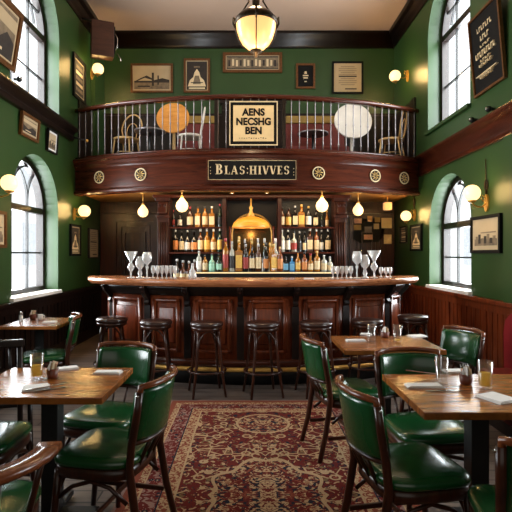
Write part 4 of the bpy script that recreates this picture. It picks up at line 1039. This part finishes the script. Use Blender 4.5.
# ------------------------------------------------------------------ pictures
def picture(lab, cat, loc, rz, w, h, design, lean=0, fm='goldframe', ft=.035, mat='paper', mount=.03, name='framed_picture', group=None):
    o = thing(name, lab, cat, loc, rz, group, rx=lean)
    MB().bx(-w/2+.005, w/2-.005, -.012, -.002, .005, h-.005).build('backing_board', 'dark', o)
    mb = MB(); frame_rect(mb, -w/2, w/2, 0, h, ft, -.035, 0); frame_rect(mb, -w/2+ft*.7, w/2-ft*.7, ft*.7, h-ft*.7, ft*.35, -.028, -.01); mb.build('frame', fm, o)
    mnt = MB().bx(-w/2+ft, w/2-ft, -.016, -.011, ft, h-ft).build('mount', mat, o)
    W, H = w-2*ft-2*mount, h-2*ft-2*mount
    ox, oz = -W/2, ft+mount
    mb = MB()
    lay = [0]
    def sh(m, *pts):
        mb.mi = m; lay[0] += 1; y = -.017-.0004*lay[0]
        mb.prism([(ox+u*W, oz+v*H) for u, v in pts], -.0165, y, lambda u, v, d: (u, d, v))
    def rc(m, a, b, c_, d): sh(m, (a, b), (c_, b), (c_, d), (a, d))
    mats = ['sepia', 'sepiad', 'paper', 'cream', 'boardblack']
    if design == 'bridge':
        rc(2, 0, .3, 1, 1); rc(0, 0, 0, 1, .32); rc(1, 0, .3, .62, .38); rc(1, .5, .15, .56, .75); rc(1, .66, .2, .70, .62); sh(1, (.0, .35), (.18, .5), (.35, .62), (.5, .5), (.5, .42), (.3, .52), (.1, .38)); sh(1, (.55, .3), (1, .3), (1, .42), (.8, .5), (.55, .4)); rc(1, .1, .1, .45, .16)
    elif design == 'dome':
        rc(1, 0, 0, 1, 1); sh(3, (.05, .12), (.95, .12), (.85, .34), (.68, .45), (.62, .62), (.5, .74), (.38, .62), (.32, .45), (.15, .34)); sh(0, (.3, .2), (.7, .2), (.6, .5), (.4, .5)); rc(3, .1, .03, .9, .08); rc(1, .2, .24, .8, .27); rc(0, .35, .78, .65, .84)
    elif design == 'frieze':
        rc(0, 0, 0, 1, 1)
        for k in range(13): rc(3 if k % 3 else 1, .03+k*.074, .2+.05*(k % 2), .03+k*.074+.04, .7+.08*(k % 3 == 1))
        rc(1, 0, 0, 1, .08); rc(1, 0, .92, 1, 1)
    elif design == 'emblem':
        rc(4, 0, 0, 1, 1)
        for k in range(6): sh(3, *[(.5+(.3-.04*(k % 2))*cos(a+k)*.9, .5+(.32-.03*k)*sin(a+k)*.8) for a in (k, k+.35, k+.4, k+.1)])
        rc(3, .3, .5, .7, .56); rc(3, .34, .38, .66, .44); sh(3, (.4, .62), (.6, .62), (.56, .74), (.44, .74)); rc(3, .42, .2, .58, .25)
    elif design == 'letter':
        for k in range(10):
            v = .9-k*.075; a = .15+.08*(k % 3 == 0); rc(0 if k != 5 else 1, a, v, 1-a, v+(.02 if k != 5 else .045))
        rc(1, .4, .06, .85, .1)
    elif design == 'chalk':
        rc(4, 0, 0, 1, 1)
        for k, (v, a, t) in enumerate([(.80, .2, .07), (.66, .32, .07), (.57, .3, .03), (.44, .1, .08), (.36, .3, .035), (.30, .24, .035), (.18, .1, .012), (.13, .25, .04)]):
            n_ = max(3, int((1-2*a)*12)); ww = (1-2*a)/n_
            if t < .02: rc(3, a, v, 1-a, v+t); continue
            for q in range(n_):
                x0 = a+q*ww; rc(3, x0, v, x0+ww*.22, v+t)
                if q % 2: rc(3, x0, v+t*.75, x0+ww*.7, v+t)
                else: rc(3, x0, v, x0+ww*.65, v+t*.3)
    elif design == 'street':
        rc(2, 0, 0, 1, 1); rc(0, 0, .0, 1, .3)
        for k in range(7): rc(1 if k % 2 else 0, .05+k*.13, .1, .05+k*.13+.11, .42+.1*sin(k*2.1))
        rc(0, .3, .55, .95, .6)
    elif design == 'landscape':
        rc(0, 0, 0, 1, 1); sh(1, (0, 0), (1, 0), (1, .4), (.7, .55), (.4, .3), (0, .5)); sh(2, (0, .7), (1, .62), (1, .9), (0, .95)); rc(3, .2, .1, .6, .16)
    else:
        rc(1, 0, .0, 1, 1)
        for k in range(5): rc(3 if k % 2 else 0, .12, .1+k*.17, .88, .2+k*.17)
    mb.mi = 0
    mb.build('print', mats, mnt)
    return o
def backpic(x0, y0, x1, y1, lab, design, cat='picture', **k):
    Y = YB-.002; w = (x1-x0)*Y/F; h = (y1-y0)*Y/F
    return picture(lab, cat, (((x0+x1)/2-VX)*Y/F, Y, zpx(y1, Y)), 0, w, h, design, **k)
backpic(131, 64, 173, 93, 'sepia bridge picture on upper back wall, left', 'bridge')
backpic(184, 59, 210, 93, 'portrait format dome picture in gilt frame on upper back wall', 'dome', mount=.02)
backpic(223, 53, 282, 73, 'long carved frieze panel above the balcony doorway', 'frieze', ft=.05, mount=.02)
backpic(296, 64, 315, 89, 'small black framed emblem right of the balcony doorway', 'emblem', mount=.015, mat='boardblack')
backpic(332, 62, 363, 94, 'cream certificate in black frame on upper back wall, right', 'letter', fm='boardblack', ft=.03, mount=.02)
def sidepic(side, px0, px1, z0, z1, lab, design, lean=0, **k):
    """px0, px1: pixel columns of the vertical edges at the wall plane"""
    W = -XL if side < 0 else XR
    Y0, Y1 = sorted((W*F/abs(px0-VX), W*F/abs(px1-VX)))
    X = XL+.003 if side < 0 else XR-.003
    return picture(lab, k.pop('cat', 'picture'), (X, (Y0+Y1)/2, z0), pi/2 if side < 0 else -pi/2, Y1-Y0, z1-z0, design, lean=lean, **k)
sidepic(-1, -25, 12, 3.58, 4.27, 'large gilt framed picture leaning out at the top left corner', 'landscape', lean=R(9), ft=.06)
sidepic(-1, 18, 36, 2.90, 3.19, 'small gilt picture under left belt moulding, nearer one', 'landscape', lean=R(5), fm='goldframe')
sidepic(-1, 45, 55, 2.87, 3.18, 'small white-mounted picture under left belt moulding, farther one', 'street', lean=R(4), fm='boardblack', mat='paperw', ft=.02)
sidepic(-1, 72, 84, 3.95, 4.64, 'tall picture in black frame beside upper left sconce', 'lines', fm='boardblack', ft=.05)
sidepic(-1, 69, 79, 1.42, 1.92, 'narrow black framed print under lower left sconce', 'dome', fm='boardblack', mount=.02)
sidepic(-1, 87.5, 97, 1.38, 1.9, 'unframed looking cream poster in far left corner under balcony', 'letter', fm='dark', ft=.015, mount=.01)
sidepic(-1, -22, 4, 1.52, 1.93, 'small wooden framed picture cut off by left edge below sconce', 'street', fm='goldframe')
sidepic(1, 477, 508, 3.30, 4.20, 'large black chalkboard menu leaning out beside upper right window', 'chalk', lean=R(5), fm='goldframe', ft=.025, mat='boardblack', mount=.03, cat='chalkboard', name='chalkboard_menu')
sidepic(1, 473, 503, 1.46, 1.89, 'sepia street picture in black frame under the near right sconce', 'street', fm='boardblack', mount=.05)
sidepic(1, 412, 423, 1.50, 1.93, 'black framed print on right wall beyond the window', 'dome', fm='boardblack', mount=.02)
sidepic(1, 401.5, 408, 1.64, 1.93, 'smallest framed print at far end of right wall', 'lines', fm='boardblack', ft=.02, mount=.015)

# dark doorway / chimney breast on balcony level
dw = thing('balcony_doorway', 'dark wooden door surround with grey transom on the balcony back wall', 'doorway', ((253-VX)*YB/F, YB-.001, 2.9))
mb = MB(); mb.bx(-.62, .62, -.14, 0, 1.33, 1.42, .01); mb.bx(-.58, .58, -.10, 0, 1.22, 1.33)
for s in (-1, 1): mb.bx(s*.40, s*.58, -.08, 0, 0, 1.22)
mb.build('surround', 'dark', dw)
MB().bx(-.40, .40, -.03, 0, .93, 1.22).build('transom_panel', 'grey', dw)
MB().bx(-.40, .40, -.05, 0, .89, .93).build('transom_bar', 'dark', dw)
MB().bx(-.40, .40, -.03, 0, 0, .89).build('door_leaf', 'dark', dw)
# banquette along the balcony back wall
for a, b, lab in ((-1.35, -.62, 'oxblood banquette on the balcony left of the doorway'), (.66, 1.75, 'oxblood banquette on the balcony right of the doorway')):
    o = thing('balcony_banquette', lab, 'bench', ((a+b)/2, YB-.02, 2.9), 0, 'banquettes on the balcony'); w_ = (b-a)/2
    MB().bx(-w_, w_, -.12, 0, 0.3, .96, .02).build('backrest', 'brick', o)
    MB().bx(-w_, w_, -.14, 0, .96, 1.1, .02).build('headroll', 'tawny', o)
    MB().bx(-w_, w_, -.55, -.12, .32, .45, .03).build('seat', 'brick', o)
    MB().bx(-w_, w_, -.5, -.0, 0, .32).build('plinth', 'dark', o)

# tilt-top round tables on the balcony
def tilt_table(px, py, Y, r, mat, lab, legm):
    X = (px-VX)*Y/F; Z = zpx(py, Y)-2.9
    o = thing('tilt_top_table', lab, 'table', (X, Y, 2.9), 0)
    a = R(14)
    m = MB(); P = [(r*cos(t*pi/20), r*sin(t*pi/20)) for t in range(40)]
    m.prism(P, -.015, .015, lambda u, v, d: (u, d*cos(a)+v*sin(a), Z+v*cos(a)-d*sin(a))); m.build('tabletop', mat, o)
    MB().lathe([(.03, 0.05), (.035, .1), (.022, .2), (.03, .3), (.02, Z-.1)], (0, .1, 0), 12).build('pedestal', legm, o)
    for k in range(3):
        t = k*2*pi/3-pi/2; MB().tube([(.02*cos(t), .1+.02*sin(t), .16), (.15*cos(t), .1+.15*sin(t), .12), (.27*cos(t), .1+.27*sin(t), .012)], .014, 6).build('foot', legm, o)
    MB().box((0, .07, Z-.08), (.12, .08, .1)).build('hinge_block', legm, o)
tilt_table(173, 118, 8.05, .275, 'orangewood', 'honey coloured round table tipped upright on balcony, left', 'palewood')
tilt_table(353, 121, 8.05, .315, 'whitepaint', 'white round table tipped upright on balcony, right', 'whitepaint')
# bentwood chairs on the balcony
def cafe_chair(px, Y, rz, lab, mat='palewood'):
    o = thing('bentwood_chair', lab, 'chair', ((px-VX)*Y/F, Y, 2.9), R(rz), 'bentwood chairs on the balcony')
    MB().lathe([(.19, .42), (.205, .43), (.205, .455), (.19, .46), (.001, .462)], n=20).build('seat', mat, o)
    for s in (-1, 1):
        MB().tube([(s*.13, .13, .43), (s*.17, .17, 0)], .013, 6).build('front_leg', mat, o)
        MB().tube([(s*.13, -.14, .43), (s*.17, -.22, 0)], .013, 6).build('back_leg', mat, o)
    P = [(-.13, -.16, .42)]+[(-.19*cos(pi*k/12)*(1 if .0 < k else 1), -.2-.04*sin(pi*k/12), .66+.26*sin(pi*k/12)) for k in range(13)]+[(.13, -.16, .42)]
    MB().tube(P, .013, 8).build('back_hoop', mat, o)
    P = [(-.08, -.165, .45)]+[(-.10*cos(pi*k/10), -.2-.025*sin(pi*k/10), .62+.15*sin(pi*k/10)) for k in range(11)]+[(.08, -.165, .45)]
    MB().tube(P, .008, 6).build('inner_hoop', mat, o)
    MB().tube([(.15*cos(k*pi/10), .15*sin(k*pi/10), .22) for k in range(20)], .008, 6, loop=True).build('leg_ring', mat, o)
    return o
cafe_chair(126, 7.95, 165, 'pale bentwood chair on the left of the balcony')
cafe_chair(190, 7.75, 100, 'pale bentwood chair beside the honey round table', 'whitepaint')
cafe_chair(391, 8.0, 60, 'pale bentwood chair on the right of the balcony near the wall')
for px, Y, lab in ((150, 7.7, 'small dark round cafe table beside pale chair on balcony'), (313, 7.85, 'small dark round cafe table left of the white round table')):
    o = thing('cafe_table', lab, 'table', ((px-VX)*Y/F, Y, 2.9), 0, 'cafe tables on the balcony')
    MB().lathe([(.24, .5), (.25, .505), (.25, .525), (.24, .53)], n=24).build('tabletop', 'balust', o)
    MB().lathe([(.02, .03), (.02, .5)], n=8).build('pedestal', 'black', o); MB().lathe([(.18, 0), (.18, .015), (.03, .04)], n=18).build('base', 'black', o)

# loudspeaker in the upper left corner
sp = thing('wall_speaker', 'brown boxy loudspeaker mounted high in the left corner', 'speaker', ((102-VX)*8.0/F, 8.0, zpx(58, 8.0)), R(22), rx=R(6))
MB().bx(-.18, .18, -.13, .13, 0, .56, .012).build('cabinet', wood('speaker_veneer', (56, 30, 19), (78, 44, 28), .5, (3, 3, 16), coat=0), sp)
MB().bx(.181, .195, -.11, .11, .06, .5).build('grille', 'boardblack', sp)
mb = MB(); mb.tube([(.19, -.03, .12), (.24, -.03, .2), (.24, -.03, .34), (.19, -.03, .42)], .012, 6); mb.build('handle', 'silver', sp)
MB().tube([(-.05, .05, .55), (-.2, .1, .6), (-.33, .12, .62)], .02, 6).build('bracket', 'black', sp)
MB().tube([(.24, -.03, .1), (.3, -.03, .02), (.3, -.05, -.03)], .01, 6).build('cable', 'silver', sp)
# small fittings on the belt mouldings
def fitting(X, s, px, py, lab):
    Y = abs(X)*F/abs(px-VX); o = thing('bullet_camera', lab, 'camera', (X, Y, zpx(py, Y)), 0, 'small black fittings on the walls')
    MB().sphere((s*.06, 0, 0), .035, 12, 8).build('ball_head', 'black', o); MB().tube([(0, 0, 0), (s*.05, 0, 0)], .018, 8).build('mount', 'black', o); MB().lathe([(.018, -.012), (.018, .012)], (s*.09, -.02, 0), 8).build('lens', 'silver', o)
fitting(XL, 1, 14, 79, 'small black round fitting above left belt moulding')
fitting(XR, -1, 477, 120, 'small black round fitting below chalkboard, farther one'); fitting(XR, -1, 494, 109, 'small black round fitting below chalkboard, nearer one')
# left belt end bracket
o = thing('curtain_rod_bracket', 'brass tipped rod sticking out at end of left belt moulding', 'bracket', (XL, 7.4, 3.28))
MB().tube([(0, 0, 0), (.14, .05, -.04), (.24, .08, -.06)], .014, 6).build('rod', 'black', o); MB().sphere((.26, .085, -.065), .024, 8, 6).build('finial', 'brass', o)

# notice board on the right of the back-bar
nb_ = thing('photo_board', 'dark pinned photo board on panelled wall right of the back-bar', 'noticeboard', ((371-VX)*8.9/F, 8.93, zpx(243, 8.9)))
mb = MB().prism([(-.34, .08), (-.2, 0), (.15, .02), (.22, .12), (.3, .4), (.1, .46), (-.3, .45)], -.02, 0, lambda u, v, d: (u, d, v)); mb.build('board', 'boardblack', nb_)
for k, (u, v, w_, h_, m) in enumerate([(-.24, .38, .14, .09, 'pack'), (-.25, .26, .14, .1, 'tawny'), (-.02, .42, .09, .1, 'orangewood'), (.12, .4, .1, .09, 'tawny'), (.1, .28, .1, .1, 'paper'), (-.05, .22, .13, .11, 'grey'), (-.05, .08, .16, .09, 'pack'), (.29, .34, .19, .19, 'signcream'), (.31, .04, .14, .17, 'signcream')]):
    MB().bx(u-w_/2, u+w_/2, -.026-.001*k, -.021, v-h_/2+.03, v+h_/2+.03).build('pinned_card', m, nb_)
# red booth end against the right wall
rb = thing('booth_seat', 'red leather booth back at the right edge against the wainscot', 'bench', (2.62, 4.0, 0), 0)
m = MB(); f = lambda u, v, d: (d, u, v)
m.prism([(-.62, .1), (.28, .1), (.30, .75), (.27, .86), (.18, .93), (-.62, .93)], -.35, -.12, f); m.build('backrest', 'redleather', rb)
MB().bx(-.12, 0, -.62, .27, .0, .9).build('back_frame', 'dark', rb)
MB().bx(-.62, -.355, -.62, .2, .3, .46, .02).build('seat', 'redleather', rb)
MB().bx(-.58, -.13, -.62, .28, 0, .1).build('plinth', 'dark', rb)

# dark slat-back chair behind the near left table
sc = thing('slat_back_chair', 'dark wooden slat-back chair at left edge behind the near left table', 'chair', (-1.78, 3.36, 0), R(16))
MB().bx(-.21, .21, -.2, .22, .42, .455, .01).build('seat', 'dark', sc)
for s in (-1, 1):
    MB().tube([(s*.19, .19, .42), (s*.195, .2, 0)], .018, 8).build('front_leg', 'dark', sc)
    MB().tube([(s*.2, -.25, 0), (s*.19, -.2, .44), (s*.2, -.27, .86)], .018, 8).build('back_post', 'dark', sc)
    MB().box((s*.194, -.0, .2), (.016, .42, .022)).build('side_stretcher', 'dark', sc)
MB().box((0, -.275, .865), (.46, .035, .05), bev=.01).build('top_rail', 'dark', sc)
MB().box((0, -.215, .50), (.38, .02, .03)).build('lower_rail', 'dark', sc)
for k in range(5): MB().tube([(-.14+k*.07, -.215, .5), (-.14+k*.07, -.272, .85)], .009, 6).build('slat', 'dark', sc)

# dark panelling of the balcony
bp_ = setempty('trim_22', (0, YB, 2.9))
MB().bx(XL+.01, XR-.01, -.03, 0, 0, 1.13).build('panel_board', 'dark', bp_)
MB().bx(XL+.01, XR-.01, -.05, 0, 1.13, 1.17).build('dado_rail', 'dark', bp_)
for sx, x in ((1, XL), (-1, XR)): MB().bx(x+sx*.001, x+sx*.03, -1.2, 0, .0, 1.1).build('panel_board', 'dark', bp_)
# captain's chair in the near left corner
cc = thing('captain_chair', 'wooden armchair in bottom left corner with curved rail and green seat', 'chair', (-1.12, 1.74, 0))
P = [(.37*cos(a), .40*sin(a), .71+.03*max(0, -sin(a))) for a in [R(12)-(pi+R(24))*k/24 for k in range(25)]]
MB().ribbon(P, [(-.04, 0), (.04, 0), (.045, .012), (.04, .028), (-.04, .028), (-.045, .012)]).build('arm_rail', 'railw', cc)
for k in (1, 5, 8, 10, 12, 14, 16, 19, 23):
    p = P[k]; MB().tube([(p[0]*.78, p[1]*.72+.02, .44), (p[0]*.98, p[1]*.98, .715)], .012, 6).build('spindle', 'chairw', cc)
mb = MB()
def seat_ol(sc): return [(math.copysign(abs(cos(a))**.5, cos(a))*.25*sc, .12+math.copysign(abs(sin(a))**.5, sin(a))*.25*sc-.0) for a in [2*pi*k/32 for k in range(32)]]
mb.rings([[(x, y, z) for x, y in seat_ol(q)] for q, z in ((.96, .425), (1.01, .44), (1, .458), (.9, .472), (.05, .478))]); mb.build('seat', 'leather', cc, smooth=True)
mb = MB(); mb.rings([[(x, y, z) for x, y in seat_ol(q)] for q, z in ((.95, .37), (.97, .375), (.97, .422), (.94, .425))]); mb.build('seat_frame', 'chairw', cc)
for sx in (-1, 1):
    for y in (-.1, .33): MB().tube([(sx*.19, y*.9+.01, .4), (sx*.24, y*1.1, 0)], [.02, .014], 8).build('leg', 'chairw', cc)
    MB().tube([(sx*.21, -.1, .2), (sx*.21, .34, .2)], .01, 6).build('side_stretcher', 'chairw', cc)
